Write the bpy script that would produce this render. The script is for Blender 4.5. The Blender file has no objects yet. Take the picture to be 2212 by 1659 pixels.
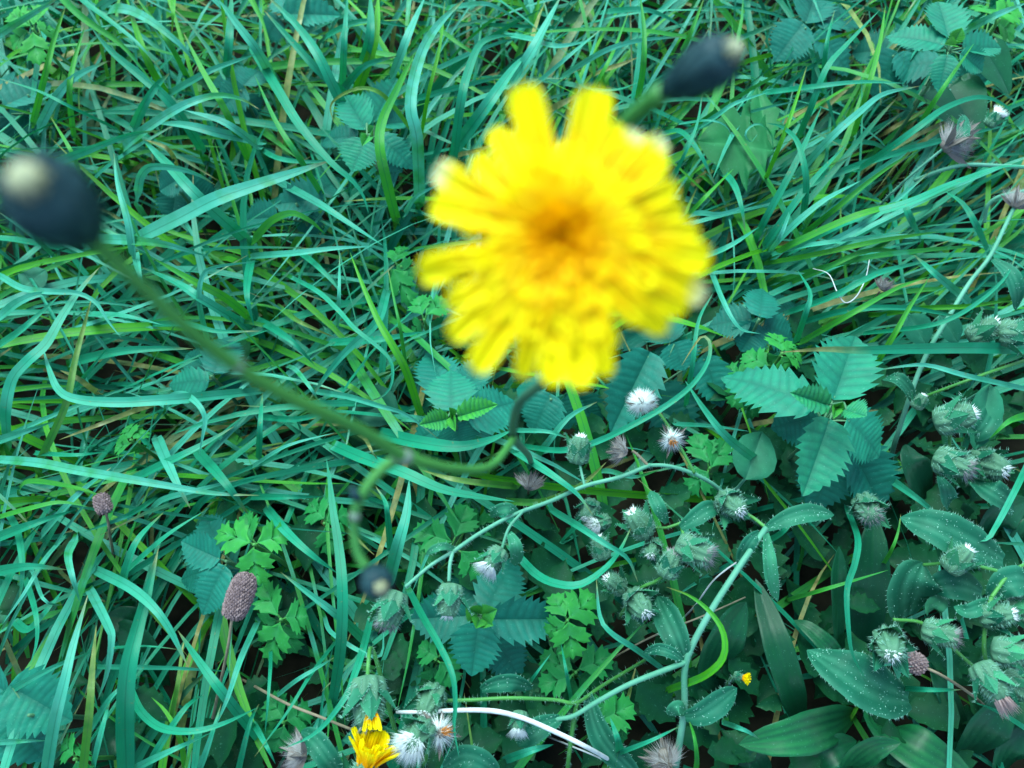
import bpy, math, random
import numpy as np
from mathutils import Vector, Matrix

random.seed(11)
rng = np.random.default_rng(11)
sc = bpy.context.scene
COL = sc.collection
R = math.radians

# ------------------------------------------------------------------ camera, sky, sun, exposure
CAM_H, TILT, FPX, PW, PH = 0.52, R(22), 1736.0, 2212.0, 1659.0
cam = bpy.data.cameras.new('camera')
cam_o = bpy.data.objects.new('camera', cam)
COL.objects.link(cam_o)
cam_o.location = (0, 0, CAM_H)
cam_o.rotation_euler = (TILT, 0, 0)
cam.sensor_width = 36.0
cam.lens = 36.0 * FPX / PW
cam.clip_start = 0.01
cam.clip_end = 500
cam.dof.use_dof = True
cam.dof.focus_distance = 0.43
cam.dof.aperture_fstop = 11.0
sc.camera = cam_o

SUN_EL, SUN_AZ = R(58), R(-25)
world = bpy.data.worlds.new('World')
sc.world = world
world.use_nodes = True
wn = world.node_tree
sky = wn.nodes.new('ShaderNodeTexSky')
sky.sky_type = 'NISHITA'
sky.sun_disc = False
sky.sun_elevation = SUN_EL
sky.sun_rotation = SUN_AZ
sky.air_density = 1.0
sky.dust_density = 1.0
sky.ozone_density = 1.0
bg = wn.nodes['Background']
wn.links.new(sky.outputs[0], bg.inputs[0])
bg.inputs[1].default_value = 0.085
sun = bpy.data.lights.new('sun', 'SUN')
sun.energy = 1.5
sun.angle = R(50)
sun.color = (0.76, 1.0, 0.93)
sun_o = bpy.data.objects.new('sun', sun)
COL.objects.link(sun_o)
sun_o.rotation_euler = (math.pi / 2 - SUN_EL, 0, math.pi - SUN_AZ)
sc.view_settings.view_transform = 'Standard'
sc.view_settings.look = 'None'
sc.view_settings.gamma = 1.0
sc.view_settings.exposure = 2.42
sc.render.engine = 'CYCLES'
sc.cycles.max_bounces = 7
sc.cycles.diffuse_bounces = 4
sc.cycles.glossy_bounces = 2
sc.cycles.transmission_bounces = 5
sc.cycles.use_denoising = True

# ------------------------------------------------------------------ pixel (2212 x 1659 frame) to place
_c, _s = math.cos(TILT), math.sin(TILT)
def ray(x, y):
    cx, cy = (x - PW / 2) / FPX, -(y - PH / 2) / FPX
    return Vector((cx, cy * _c + _s, cy * _s - _c))
def P(x, y, h):
    d = ray(x, y)
    return Vector((0, 0, CAM_H)) + d * ((h - CAM_H) / d.z)
def PD(x, y, dep):
    return Vector((0, 0, CAM_H)) + ray(x, y) * dep
def depth_at(x, y, h):
    return (h - CAM_H) / ray(x, y).z
def mm(px, x, y, h):
    return px * depth_at(x, y, h) / FPX

# ------------------------------------------------------------------ materials
def mat(name):
    m = bpy.data.materials.new(name)
    m.use_nodes = True
    nt = m.node_tree
    nt.nodes.clear()
    return m, nt
def N(nt, kind, **kw):
    n = nt.nodes.new(kind)
    for k, v in kw.items():
        if isinstance(k, str) and k.startswith('i_'):
            n.inputs[k[2:].replace('_', ' ')].default_value = v
        else:
            setattr(n, k, v)
    return n
def ramp(nt, fac, stops, interp='LINEAR'):
    r = N(nt, 'ShaderNodeValToRGB')
    cr = r.color_ramp
    cr.interpolation = interp
    while len(cr.elements) < len(stops):
        cr.elements.new(0.5)
    for e, (p, c) in zip(cr.elements, stops):
        e.position = p
        e.color = (*c, 1)
    nt.links.new(fac, r.inputs[0])
    return r.outputs[0]
def mixc(nt, fac, a, b, mode='MIX'):
    m = N(nt, 'ShaderNodeMix', data_type='RGBA', blend_type=mode)
    for idx, v in ((0, fac), (6, a), (7, b)):
        if hasattr(v, 'default_value') or hasattr(v, 'links'):
            nt.links.new(v, m.inputs[idx])
        else:
            m.inputs[idx].default_value = v if idx == 0 else (*v, 1)
    return m.outputs[2]
def math_n(nt, op, a, b=0.0, c=0.0):
    m = N(nt, 'ShaderNodeMath', operation=op)
    for i, v in enumerate((a, b, c)):
        if hasattr(v, 'links'):
            nt.links.new(v, m.inputs[i])
        else:
            m.inputs[i].default_value = v
    return m.outputs[0]
def attr(nt, name, kind='GEOMETRY'):
    return N(nt, 'ShaderNodeAttribute', attribute_name=name, attribute_type=kind).outputs['Fac']
def noise(nt, scale, detail=3.0, coord='Object', rough=0.55, dist=0.0):
    tc = N(nt, 'ShaderNodeTexCoord')
    n = N(nt, 'ShaderNodeTexNoise')
    n.inputs['Scale'].default_value = scale
    n.inputs['Detail'].default_value = detail
    n.inputs['Roughness'].default_value = rough
    n.inputs['Distortion'].default_value = dist
    nt.links.new(tc.outputs[coord], n.inputs['Vector'])
    return n.outputs['Fac']
def finish(nt, col, rough=0.45, spec=0.5, trans=0.0, trans_col=None, bump=None, bump_d=0.0003, bump_s=0.5, sheen=0.0):
    p = N(nt, 'ShaderNodeBsdfPrincipled')
    if hasattr(col, 'links'):
        nt.links.new(col, p.inputs['Base Color'])
    else:
        p.inputs['Base Color'].default_value = (*col, 1)
    if hasattr(rough, 'links'):
        nt.links.new(rough, p.inputs['Roughness'])
    else:
        p.inputs['Roughness'].default_value = rough
    p.inputs['Specular IOR Level'].default_value = spec
    if sheen:
        p.inputs['Sheen Weight'].default_value = sheen
        p.inputs['Sheen Roughness'].default_value = 0.4
        p.inputs['Sheen Tint'].default_value = (0.8, 1, 1, 1)
    if bump is not None:
        b = N(nt, 'ShaderNodeBump')
        b.inputs['Strength'].default_value = bump_s
        b.inputs['Distance'].default_value = bump_d
        nt.links.new(bump, b.inputs['Height'])
        nt.links.new(b.outputs[0], p.inputs['Normal'])
    out = N(nt, 'ShaderNodeOutputMaterial')
    res = p.outputs[0]
    if trans > 0:
        t = N(nt, 'ShaderNodeBsdfTranslucent')
        tcol = mixc(nt, 1.0, col if hasattr(col, 'links') else col, trans_col or (0.9, 1.0, 0.5), 'MULTIPLY')
        nt.links.new(tcol, t.inputs[0])
        ms = N(nt, 'ShaderNodeMixShader')
        ms.inputs[0].default_value = trans
        nt.links.new(p.outputs[0], ms.inputs[1])
        nt.links.new(t.outputs[0], ms.inputs[2])
        res = ms.outputs[0]
    nt.links.new(res, out.inputs[0])

def make_grass():
    m, nt = mat('grass_blade')
    tint = attr(nt, 'tint'); dry = attr(nt, 'dry')
    uv = N(nt, 'ShaderNodeUVMap')
    sep = N(nt, 'ShaderNodeSeparateXYZ'); nt.links.new(uv.outputs[0], sep.inputs[0])
    nz = noise(nt, 45, 3)
    tj = math_n(nt, 'ADD', tint, math_n(nt, 'MULTIPLY', math_n(nt, 'SUBTRACT', nz, 0.5), 0.35))
    c = ramp(nt, tj, [(0.0, (0.004, 0.095, 0.050)), (0.3, (0.006, 0.165, 0.085)), (0.5, (0.008, 0.225, 0.120)),
                      (0.68, (0.050, 0.320, 0.225)), (0.76, (0.015, 0.200, 0.040)), (1.0, (0.050, 0.280, 0.008))])  # the pale stop is sky sheen put into the blade colour
    st = math_n(nt, 'SINE', math_n(nt, 'MULTIPLY', sep.outputs[0], 70.0))
    c = mixc(nt, math_n(nt, 'MULTIPLY_ADD', st, 0.05, 0.06), c, (0.006, 0.105, 0.055))
    rib = math_n(nt, 'LESS_THAN', math_n(nt, 'ABSOLUTE', math_n(nt, 'SUBTRACT', sep.outputs[0], 0.5)), 0.04)
    c = mixc(nt, math_n(nt, 'MULTIPLY', rib, 0.5), c, (0.004, 0.10, 0.05))
    sp = noise(nt, 420, 2)
    spot = math_n(nt, 'GREATER_THAN', sp, 0.70)
    c = mixc(nt, math_n(nt, 'MULTIPLY', spot, 0.5), c, (0.14, 0.18, 0.07))
    drc = ramp(nt, noise(nt, 120, 3), [(0.3, (0.07, 0.085, 0.02)), (0.6, (0.22, 0.22, 0.07)), (0.8, (0.42, 0.42, 0.24))])
    dj = math_n(nt, 'SMOOTH_MIN', math_n(nt, 'ADD', dry, math_n(nt, 'MULTIPLY', math_n(nt, 'SUBTRACT', noise(nt, 160, 2), 0.5), dry)), 1.0, 0.05)
    c = mixc(nt, dj, c, drc)
    finish(nt, c, 0.36, 0.20, 0.22, (0.8, 1.0, 0.38), st, 0.0001, 0.3)
    return m

def leaf_mat(name, stops, veincol, rough=0.5, spec=0.4, sheen=0.0, trans=0.2, nscale=160, blot=None, bump_s=0.45, bump_d=0.0006):
    m, nt = mat(name)
    tint = attr(nt, 'tint', 'OBJECT')
    nz = noise(nt, 30, 3, 'Generated' if False else 'Object')
    tj = math_n(nt, 'ADD', tint, math_n(nt, 'MULTIPLY', math_n(nt, 'SUBTRACT', noise(nt, 4, 3), 0.5), 0.25))
    c = ramp(nt, tj, stops)
    c = mixc(nt, math_n(nt, 'MULTIPLY', attr(nt, 'vein'), 0.55), c, veincol)
    tc = N(nt, 'ShaderNodeNewGeometry')
    n2 = N(nt, 'ShaderNodeTexNoise'); n2.inputs['Scale'].default_value = 900; n2.inputs['Detail'].default_value = 2
    nt.links.new(tc.outputs['Position'], n2.inputs['Vector'])
    n3 = N(nt, 'ShaderNodeTexNoise'); n3.inputs['Scale'].default_value = 130; n3.inputs['Detail'].default_value = 4
    nt.links.new(tc.outputs['Position'], n3.inputs['Vector'])
    c = mixc(nt, math_n(nt, 'MULTIPLY', math_n(nt, 'GREATER_THAN', n2.outputs['Fac'], 0.69), 0.3), c, (0.10, 0.34, 0.24))
    c = mixc(nt, ramp(nt, n3.outputs['Fac'], [(0.35, (0, 0, 0)), (0.75, (0.45, 0.45, 0.45))]), c, stops[0][1])
    if blot:
        n4 = N(nt, 'ShaderNodeTexNoise'); n4.inputs['Scale'].default_value = 60; n4.inputs['Detail'].default_value = 3
        nt.links.new(tc.outputs['Position'], n4.inputs['Vector'])
        c = mixc(nt, math_n(nt, 'MULTIPLY', math_n(nt, 'GREATER_THAN', n4.outputs['Fac'], 0.66), 0.7), c, blot)
    finish(nt, c, rough, spec, trans, (0.9, 1, 0.4), n3.outputs['Fac'], bump_d, bump_s, sheen)
    return m

def simple(name, c0, c1, scale=200, rough=0.6, spec=0.3, trans=0.0, sheen=0.0, coord='Object'):
    m, nt = mat(name)
    c = ramp(nt, noise(nt, scale, 4, coord), [(0.3, c0), (0.7, c1)])
    finish(nt, c, rough, spec, trans, (1, 1, 0.9), noise(nt, scale * 2, 3, coord), 0.0003, 0.4, sheen)
    return m

M = {}
M['grass'] = make_grass()
M['nettle'] = leaf_mat('nettle_leaf', [(0.0, (0.004, 0.070, 0.050)), (0.45, (0.008, 0.165, 0.115)), (0.75, (0.014, 0.220, 0.100)), (1.0, (0.045, 0.280, 0.020))],
                       (0.004, 0.075, 0.050), 0.5, 0.16, 0.0, 0.15, bump_s=0.8, bump_d=0.0010)
M['buttercup'] = leaf_mat('buttercup_leaf', [(0.0, (0.006, 0.095, 0.030)), (0.5, (0.012, 0.190, 0.045)), (1.0, (0.035, 0.290, 0.035))],
                          (0.04, 0.26, 0.09), 0.5, 0.14, 0.0, 0.22)
M['oxleaf'] = leaf_mat('oxtongue_leaf', [(0.0, (0.004, 0.055, 0.030)), (0.5, (0.009, 0.115, 0.066)), (1.0, (0.040, 0.240, 0.112))],
                       (0.04, 0.20, 0.12), 0.55, 0.12, 0.0, 0.15)
M['plantain'] = leaf_mat('plantain_leaf', [(0.0, (0.003, 0.048, 0.022)), (0.5, (0.006, 0.095, 0.034)), (1.0, (0.014, 0.180, 0.046))],
                         (0.004, 0.060, 0.030), 0.38, 0.25, 0.0, 0.15, blot=None)
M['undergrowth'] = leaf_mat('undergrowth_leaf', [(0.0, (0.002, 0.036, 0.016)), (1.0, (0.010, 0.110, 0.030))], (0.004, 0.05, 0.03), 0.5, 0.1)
M['stem_green'] = simple('stem_green', (0.030, 0.150, 0.035), (0.055, 0.220, 0.045), 60, 0.42, 0.2)
M['stem_dark'] = simple('stem_dark', (0.020, 0.080, 0.050), (0.040, 0.120, 0.060), 60, 0.5, 0.4)
M['stem_node'] = simple('stem_node', (0.10, 0.17, 0.12), (0.18, 0.24, 0.18), 300, 0.6)
M['stem_pale'] = simple('stem_pale', (0.045, 0.190, 0.115), (0.095, 0.290, 0.200), 45, 0.55, 0.15)
M['stem_dry'] = simple('stem_dry', (0.33, 0.37, 0.36), (0.58, 0.64, 0.64), 120, 0.6, 0.3)
M['stem_brown'] = simple('stem_brown', (0.10, 0.10, 0.06), (0.22, 0.18, 0.12), 150, 0.7)
M['nettle_stem'] = simple('nettle_stem', (0.03, 0.13, 0.06), (0.06, 0.16, 0.07), 120, 0.6)
M['bristle'] = simple('bristle', (0.08, 0.26, 0.18), (0.20, 0.40, 0.32), 400, 0.5)
M['pappus'] = simple('pappus', (0.78, 0.88, 0.90), (0.86, 0.94, 0.95), 500, 0.7, 0.2, 0.35)
M['pappus_grey'] = simple('pappus_grey', (0.15, 0.15, 0.15), (0.42, 0.43, 0.44), 500, 0.8, 0.2, 0.2)
M['dry_bract'] = simple('dry_bract', (0.08, 0.075, 0.06), (0.26, 0.23, 0.21), 300, 0.8, 0.2, 0.1)
M['involucre'] = simple('involucre', (0.030, 0.110, 0.060), (0.070, 0.190, 0.110), 350, 0.6)
M['seed_brown'] = simple('seed_brown', (0.07, 0.045, 0.045), (0.26, 0.19, 0.19), 700, 0.85, 0.15)
M['bud_bract'] = simple('bud_bract', (0.006, 0.026, 0.034), (0.022, 0.062, 0.068), 250, 0.5, 0.12, 0.0, 0.0)
M['bud_tip'] = simple('bud_tip', (0.24, 0.25, 0.11), (0.36, 0.38, 0.27), 600, 0.7, 0.2, 0.1)
M['rust'] = simple('rust_floret', (0.30, 0.09, 0.02), (0.52, 0.22, 0.03), 500, 0.7)
M['pink'] = simple('pink_floret', (0.70, 0.36, 0.30), (0.85, 0.75, 0.66), 200, 0.6, 0.2, 0.2)
M['soil'] = simple('soil', (0.006, 0.008, 0.005), (0.022, 0.020, 0.012), 60, 0.95, 0.1)  # soil colour darkened to near black

def petal_mat(name, pale):
    m, nt = mat(name)
    uv = N(nt, 'ShaderNodeUVMap')
    sep = N(nt, 'ShaderNodeSeparateXYZ'); nt.links.new(uv.outputs[0], sep.inputs[0])
    c = ramp(nt, sep.outputs[1], [(0.0, (0.97, 0.46, 0.0)), (0.42, (0.97, 0.54, 0.0)), (0.74, (0.98, 0.76, 0.001)), (1.0, (0.98, 0.88, 0.003))])
    if pale:
        pf = ramp(nt, sep.outputs[1], [(0.86, (0, 0, 0)), (1.0, (0.8, 0.8, 0.8))])
        c = mixc(nt, pf, c, (0.80, 0.82, 0.66))
    st = math_n(nt, 'SINE', math_n(nt, 'MULTIPLY', sep.outputs[0], 25.0))
    finish(nt, c, 0.55, 0.15, 0.40, (1.0, 0.95, 0.5), st, 0.0003, 0.5)
    return m
M['petal'] = petal_mat('petal_yellow', False)
M['petal_pale'] = petal_mat('petal_yellow_pale_tip', True)

# ------------------------------------------------------------------ object helpers
def tag(o, label=None, cat=None, group=None, kind=None):
    if label: o['label'] = label
    if cat: o['category'] = cat
    if group: o['group'] = group
    if kind: o['kind'] = kind
    return o
def thing(name, loc, label, cat, group=None):
    o = bpy.data.objects.new(name, None)
    o.empty_display_size = 0.01
    COL.objects.link(o)
    o.location = loc
    return tag(o, label, cat, group)
ORI = {}
def origin(o):
    v = Vector((0, 0, 0))
    while o is not None:
        v = v + Vector(ORI.get(o.name, o.location) if o.name in ORI else o.location)
        o = o.parent
    return v
def mesh(name, v, f, material, uv=None, attrs=None, smooth=True):
    me = bpy.data.meshes.new(name)
    v = np.asarray(v, dtype=np.float64).reshape(-1, 3)
    if isinstance(f, np.ndarray) and f.ndim == 2:
        nf, k = f.shape
        me.vertices.add(len(v)); me.vertices.foreach_set('co', v.ravel())
        me.loops.add(nf * k); me.loops.foreach_set('vertex_index', f.ravel().astype(np.int32))
        me.polygons.add(nf); me.polygons.foreach_set('loop_start', np.arange(0, nf * k, k, dtype=np.int32))
        me.update(calc_edges=True)
    else:
        me.from_pydata([tuple(p) for p in v], [], [tuple(int(i) for i in q) for q in f])
    if uv is not None:
        idx = np.zeros(len(me.loops), dtype=np.int32); me.loops.foreach_get('vertex_index', idx)
        ul = me.uv_layers.new(name='UVMap')
        ul.data.foreach_set('uv', np.asarray(uv, dtype=np.float32)[idx].ravel())
    for k, a in (attrs or {}).items():
        at = me.attributes.new(k, 'FLOAT', 'POINT')
        at.data.foreach_set('value', np.asarray(a, dtype=np.float32))
    if smooth:
        me.polygons.foreach_set('use_smooth', np.ones(len(me.polygons), dtype=bool))
    me.materials.append(M[material])
    return me
def link(name, me, parent=None, M4=None, tint=None):
    o = bpy.data.objects.new(name, me)
    COL.objects.link(o)
    if parent is not None:
        o.parent = parent
    if M4 is not None:
        o.matrix_basis = M4
    if tint is not None:
        o['tint'] = float(tint)
    return o
def frame(base, tip, width, up=Vector((0, 0, 1)), zs=None, off=Vector((0, 0, 0))):
    x = tip - base; L = x.length; x = x / L
    y = up.cross(x)
    if y.length < 1e-6: y = Vector((0, 1, 0)).cross(x)
    y.normalize(); z = x.cross(y)
    m = Matrix.Identity(4)
    b = base - off
    zs = L if zs is None else zs
    for r in range(3):
        m[r][0] = x[r] * L; m[r][1] = y[r] * width; m[r][2] = z[r] * zs; m[r][3] = b[r]
    return m

def catmull(pts, n):
    p = np.asarray([tuple(q) for q in pts], dtype=float)
    if len(p) == 2:
        return p[0] + (p[1] - p[0]) * np.linspace(0, 1, n)[:, None]
    d = np.r_[0, np.cumsum(np.linalg.norm(np.diff(p, axis=0), axis=1) ** 0.7 + 1e-9)]
    q = np.vstack([2 * p[0] - p[1], p, 2 * p[-1] - p[-2]])
    out = []
    for t in np.linspace(0, d[-1], n):
        i = min(max(np.searchsorted(d, t, 'right') - 1, 0), len(p) - 2)
        u = (t - d[i]) / (d[i + 1] - d[i])
        a, b, c, e = q[i], q[i + 1], q[i + 2], q[i + 3]
        out.append(0.5 * ((2 * b) + (c - a) * u + (2 * a - 5 * b + 4 * c - e) * u * u + (3 * b - a - 3 * c + e) * u ** 3))
    return np.array(out)
def grid_faces(n, c):
    i, j = np.meshgrid(np.arange(n - 1), np.arange(c - 1), indexing='ij')
    a = (i * c + j).ravel()
    return np.stack([a, a + 1, a + c + 1, a + c], 1)
def ribbon(c, w, up, cols=3, prof=None, roll=0.0):
    c = np.asarray(c); n = len(c)
    t = np.gradient(c, axis=0); t /= np.linalg.norm(t, axis=1)[:, None] + 1e-12
    up = np.broadcast_to(np.asarray(up, dtype=float), c.shape)
    s = np.cross(up, t); ln = np.linalg.norm(s, axis=1)[:, None]
    s = s / (ln + 1e-9)
    nn = np.cross(t, s)
    roll = np.broadcast_to(np.asarray(roll, dtype=float), (n,))
    cr, sr = np.cos(roll)[:, None], np.sin(roll)[:, None]
    s, nn = s * cr + nn * sr, nn * cr - s * sr
    k = np.linspace(-1, 1, cols)
    pz = np.array([prof(a) for a in k]) if prof else np.abs(k) * 0.3
    w = np.asarray(w)
    v = c[:, None, :] + s[:, None, :] * (k[None, :, None] * 0.5 * w[:, None, None]) + nn[:, None, :] * (pz[None, :, None] * 0.5 * w[:, None, None])
    uv = np.stack(np.meshgrid(np.linspace(0, 1, n), (k + 1) / 2, indexing='ij')[::-1], -1)
    return v.reshape(-1, 3), grid_faces(n, cols), uv.reshape(-1, 2)
def tube(pts, rad, sides=8, n=None):
    c = catmull(pts, n) if n else np.asarray([tuple(p) for p in pts], dtype=float)
    m = len(c)
    r = np.interp(np.linspace(0, 1, m), np.linspace(0, 1, len(rad)), rad)
    t = np.gradient(c, axis=0); t /= np.linalg.norm(t, axis=1)[:, None] + 1e-12
    ref = np.array([0.31, 0.2, 0.93]); s = np.cross(t, ref); s /= np.linalg.norm(s, axis=1)[:, None] + 1e-9
    b = np.cross(t, s)
    a = np.linspace(0, 2 * np.pi, sides, endpoint=False)
    v = c[:, None] + (s[:, None] * np.cos(a)[None, :, None] + b[:, None] * np.sin(a)[None, :, None]) * r[:, None, None]
    f = []
    for i in range(m - 1):
        for j in range(sides):
            j2 = (j + 1) % sides
            f.append((i * sides + j, i * sides + j2, (i + 1) * sides + j2, (i + 1) * sides + j))
    f.append(tuple(range(sides))[::-1]); f.append(tuple((m - 1) * sides + j for j in range(sides)))
    return v.reshape(-1, 3), f
def lathe(prof, sides=24, lob=0, amp=0.0):
    v, f = [], []
    for (r, z) in prof:
        for j in range(sides):
            a = 2 * math.pi * j / sides
            q = r * (1 + amp * math.cos(lob * a))
            v.append((q * math.cos(a), q * math.sin(a), z))
    n = len(prof)
    for i in range(n - 1):
        for j in range(sides):
            j2 = (j + 1) % sides
            f.append((i * sides + j, i * sides + j2, (i + 1) * sides + j2, (i + 1) * sides + j))
    f.append(tuple(range(sides))[::-1]); f.append(tuple((n - 1) * sides + j for j in range(sides)))
    return np.array(v), f
def spikes(bases, dirs, lens, w):
    bases, dirs = np.asarray(bases), np.asarray(dirs)
    dirs = dirs / (np.linalg.norm(dirs, axis=1)[:, None] + 1e-9)
    a = np.cross(dirs, np.array([0.3, 0.5, 0.81])); a /= np.linalg.norm(a, axis=1)[:, None] + 1e-9
    b = np.cross(dirs, a)
    lens = np.asarray(lens)[:, None]; w = np.broadcast_to(np.asarray(w, dtype=float), (len(bases),))[:, None]
    v = np.stack([bases + a * w, bases - a * 0.5 * w + b * 0.87 * w, bases - a * 0.5 * w - b * 0.87 * w, bases + dirs * lens], 1).reshape(-1, 3)
    k = np.arange(len(bases)) * 4
    f = np.concatenate([np.stack([k, k + 1, k + 3], 1), np.stack([k + 1, k + 2, k + 3], 1), np.stack([k + 2, k, k + 3], 1)])
    return v, f

# ------------------------------------------------------------------ leaf prototypes (x along 0..1, y across -.5...5)
def nettle_leaf(name, teeth, sweep, fold, droop, seed, mat_='nettle', bul=0.011, a_=0.24, b_=0.72, tooth=0.30):
    r = random.Random(seed)
    ts, fr = [], []
    for i in range(teeth):
        for f in (0.0, 0.3, 0.6, 0.82):
            ts.append((i + f) / teeth); fr.append(f)
    ts.append(1.0); fr.append(0.0)
    cols = 6
    v, uv, vein = [], [], []
    pk = a_ / (a_ + b_); nrm = pk ** a_ * (1 - pk) ** b_
    wob = [r.uniform(-1, 1) for _ in range(teeth + 1)]
    for side in (-1, 1):
        for t, f in zip(ts, fr):
            qq = max(0.0, (t - 0.3) / 0.7)
            w = 0.44 * math.sqrt(max(1e-4, 1 - ((0.3 - t) / 0.3) ** 2)) if t < 0.3 else 0.44 * (1 - qq) ** 0.92 * (1 + 0.92 * qq)
            tri = f / 0.82 if f <= 0.82 else (1 - f) / 0.18
            q = wob[min(int(t * teeth), teeth)]
            for c in range(cols):
                u = c / (cols - 1)
                e = u ** 5
                y = w * u * (1 + tooth * (tri - 0.5) * e)
                x = t + sweep * u * (w / 0.44) * (min(t / 0.3, 1.0) * 1.2 - 0.3) * (1 - t) + 0.035 * tri * e * (1 - t)
                vn = math.exp(-((f - 0.82) / 0.2) ** 2) if f > 0.1 else math.exp(-((f + 0.18) / 0.2) ** 2)
                z = bul * (1 - vn) * math.sin(math.pi * min(u * 1.1, 1)) * (1 - t * 0.6) + fold * y - droop * t * t + 0.012 * q * u * u
                v.append((x, side * y, z)); uv.append((0.5 + side * u / 2, t))
                vein.append(max(vn * (1 - 0.5 * u), 1.0 if c == 0 else 0))
    n = len(ts)
    f1 = grid_faces(n, cols)
    f = np.vstack([f1[:, ::-1] + 0, f1 + n * cols])
    f[:len(f1)] = f1 ; f[len(f1):] = (f1 + n * cols)[:, ::-1]
    v = np.array(v); v[:, 0] /= 1.0
    return mesh(name, v, f, mat_, uv, {'vein': vein})
NETTLE = [nettle_leaf('nettle_leaf', t, sw, fo, dr, i) for i, (t, sw, fo, dr) in enumerate(
    [(10, 0.2, 0.18, 0.10), (11, 0.24, 0.05, 0.22), (9, 0.18, 0.3, 0.05), (10, 0.22, -0.05, 0.26), (11, 0.2, 0.40, 0.12)])]
NETTLE_SMALL = [nettle_leaf('nettle_leaf', 9, 0.25, 0.5, 0.0, 20 + i, bul=0.05) for i in range(2)]

def outline_leaf(name, half, mat_, cols=5, fold=0.1, droop=0.1, bul=0.03, mid=0.75, seed=0, nv=None):
    r = random.Random(seed)
    v, uv, vein = [], [], []
    for side in (-1, 1):
        for k, (x, y) in enumerate(half):
            x2, y2 = x + r.uniform(-.012, .012) * (y > 0), y + r.uniform(-.02, .02) * (y > 0.03)
            mx = x * mid if k < len(half) - 1 else x
            for c in range(cols):
                u = c / (cols - 1)
                X = mx + (x2 - mx) * u; Y = y2 * u
                z = fold * Y - droop * X * X + bul * math.sin(math.pi * u) * (1 if k % 2 else 0.2)
                v.append((X, side * Y, z)); uv.append((0.5 + side * u / 2, X)); vein.append(1.0 if c == 0 else (0.5 * (1 - u) if k % 2 == 0 else 0))
    n = len(half); f1 = grid_faces(n, cols)
    return mesh(name, np.array(v), np.vstack([f1, (f1 + n * cols)[:, ::-1]]), mat_, uv, {'vein': vein})
BC_HALF = [(0, 0.01), (0.16, 0.14), (0.28, 0.36), (0.36, 0.33), (0.44, 0.47), (0.50, 0.37), (0.60, 0.44), (0.60, 0.30), (0.55, 0.20),
           (0.70, 0.25), (0.82, 0.33), (0.82, 0.20), (0.93, 0.19), (0.91, 0.09), (1.0, 0.0)]
BC_HALF2 = [(0, 0.01), (0.14, 0.18), (0.2, 0.40), (0.30, 0.36), (0.40, 0.52), (0.46, 0.38), (0.58, 0.46), (0.58, 0.28), (0.46, 0.13),
            (0.66, 0.22), (0.78, 0.36), (0.80, 0.21), (0.95, 0.22), (0.90, 0.08), (1.0, 0.0)]
BUTTER = [outline_leaf('buttercup_leaflet', h, 'buttercup', 5, fo, dr, 0.03, 0.72, i) for i, (h, fo, dr) in enumerate(
    [(BC_HALF, 0.12, 0.12), (BC_HALF2, 0.05, 0.2), (BC_HALF, 0.3, 0.05), (BC_HALF2, -0.1, 0.25)])]
DAND = outline_leaf('dandelion_leaf', [(0, 0.02), (0.10, 0.10), (0.14, 0.34), (0.20, 0.30), (0.22, 0.18), (0.34, 0.30), (0.36, 0.50), (0.44, 0.40), (0.48, 0.30), (0.62, 0.42), (0.66, 0.36), (0.72, 0.27), (0.86, 0.18), (1, 0)], 'buttercup', 5, 0.1, 0.1, 0.02, 0.85, 5)
ARROW = outline_leaf('arrow_leaf', [(0.0, 0.01), (-0.08, 0.20), (-0.14, 0.36), (0.0, 0.44), (0.2, 0.46), (0.45, 0.38), (0.7, 0.24), (0.88, 0.12), (1, 0)], 'plantain', 5, 0.12, 0.15, 0.01, 0.8, 6)
ROUND = outline_leaf('round_leaf', [(0, 0.02), (0.06, 0.22), (0.18, 0.40), (0.36, 0.49), (0.56, 0.48), (0.76, 0.37), (0.92, 0.18), (1, 0)], 'oxleaf', 6, 0.16, 0.12, 0.035, 0.8, 7)
BRACT = outline_leaf('bract', [(0, 0.06), (0.04, 0.32), (0.16, 0.46), (0.34, 0.46), (0.52, 0.36), (0.70, 0.24), (0.86, 0.12), (1, 0)], 'oxleaf', 4, 0.35, -0.15, 0.02, 0.85, 8)
DRYBRACT = outline_leaf('bract', [(0, 0.06), (0.08, 0.30), (0.25, 0.36), (0.5, 0.30), (0.75, 0.16), (1, 0)], 'dry_bract', 4, 0.7, -0.3, 0.04, 0.85, 9)

def put_leaf(parent, off, me, base, tip, w, tint, up=None, name='leaf'):
    up = up or Vector((random.uniform(-.25, .25), random.uniform(-.35, .15), 1))
    return link(name, me, parent, frame(base, tip, w, up, None, off), tint)

# ------------------------------------------------------------------ ground
def ground():
    xs = np.concatenate([[-30, -8, -2.5], np.linspace(-1.2, 1.2, 61), [2.5, 8, 30]])
    ys = np.concatenate([[-30, -8, -2.5], np.linspace(-0.9, 1.5, 61), [2.5, 8, 30]])
    X, Y = np.meshgrid(xs, ys, indexing='ij')
    Z = 0.006 * np.sin(X * 23 + 1) * np.cos(Y * 19) + 0.004 * np.sin(X * 51 + Y * 37) - 0.012
    v = np.stack([X, Y, Z], -1).reshape(-1, 3)
    o = link('ground', mesh('ground', v, grid_faces(len(xs), len(ys))[:, ::-1], 'soil'))
    tag(o, 'dark soil beneath the meadow plants', 'ground', kind='structure')
ground()

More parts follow.
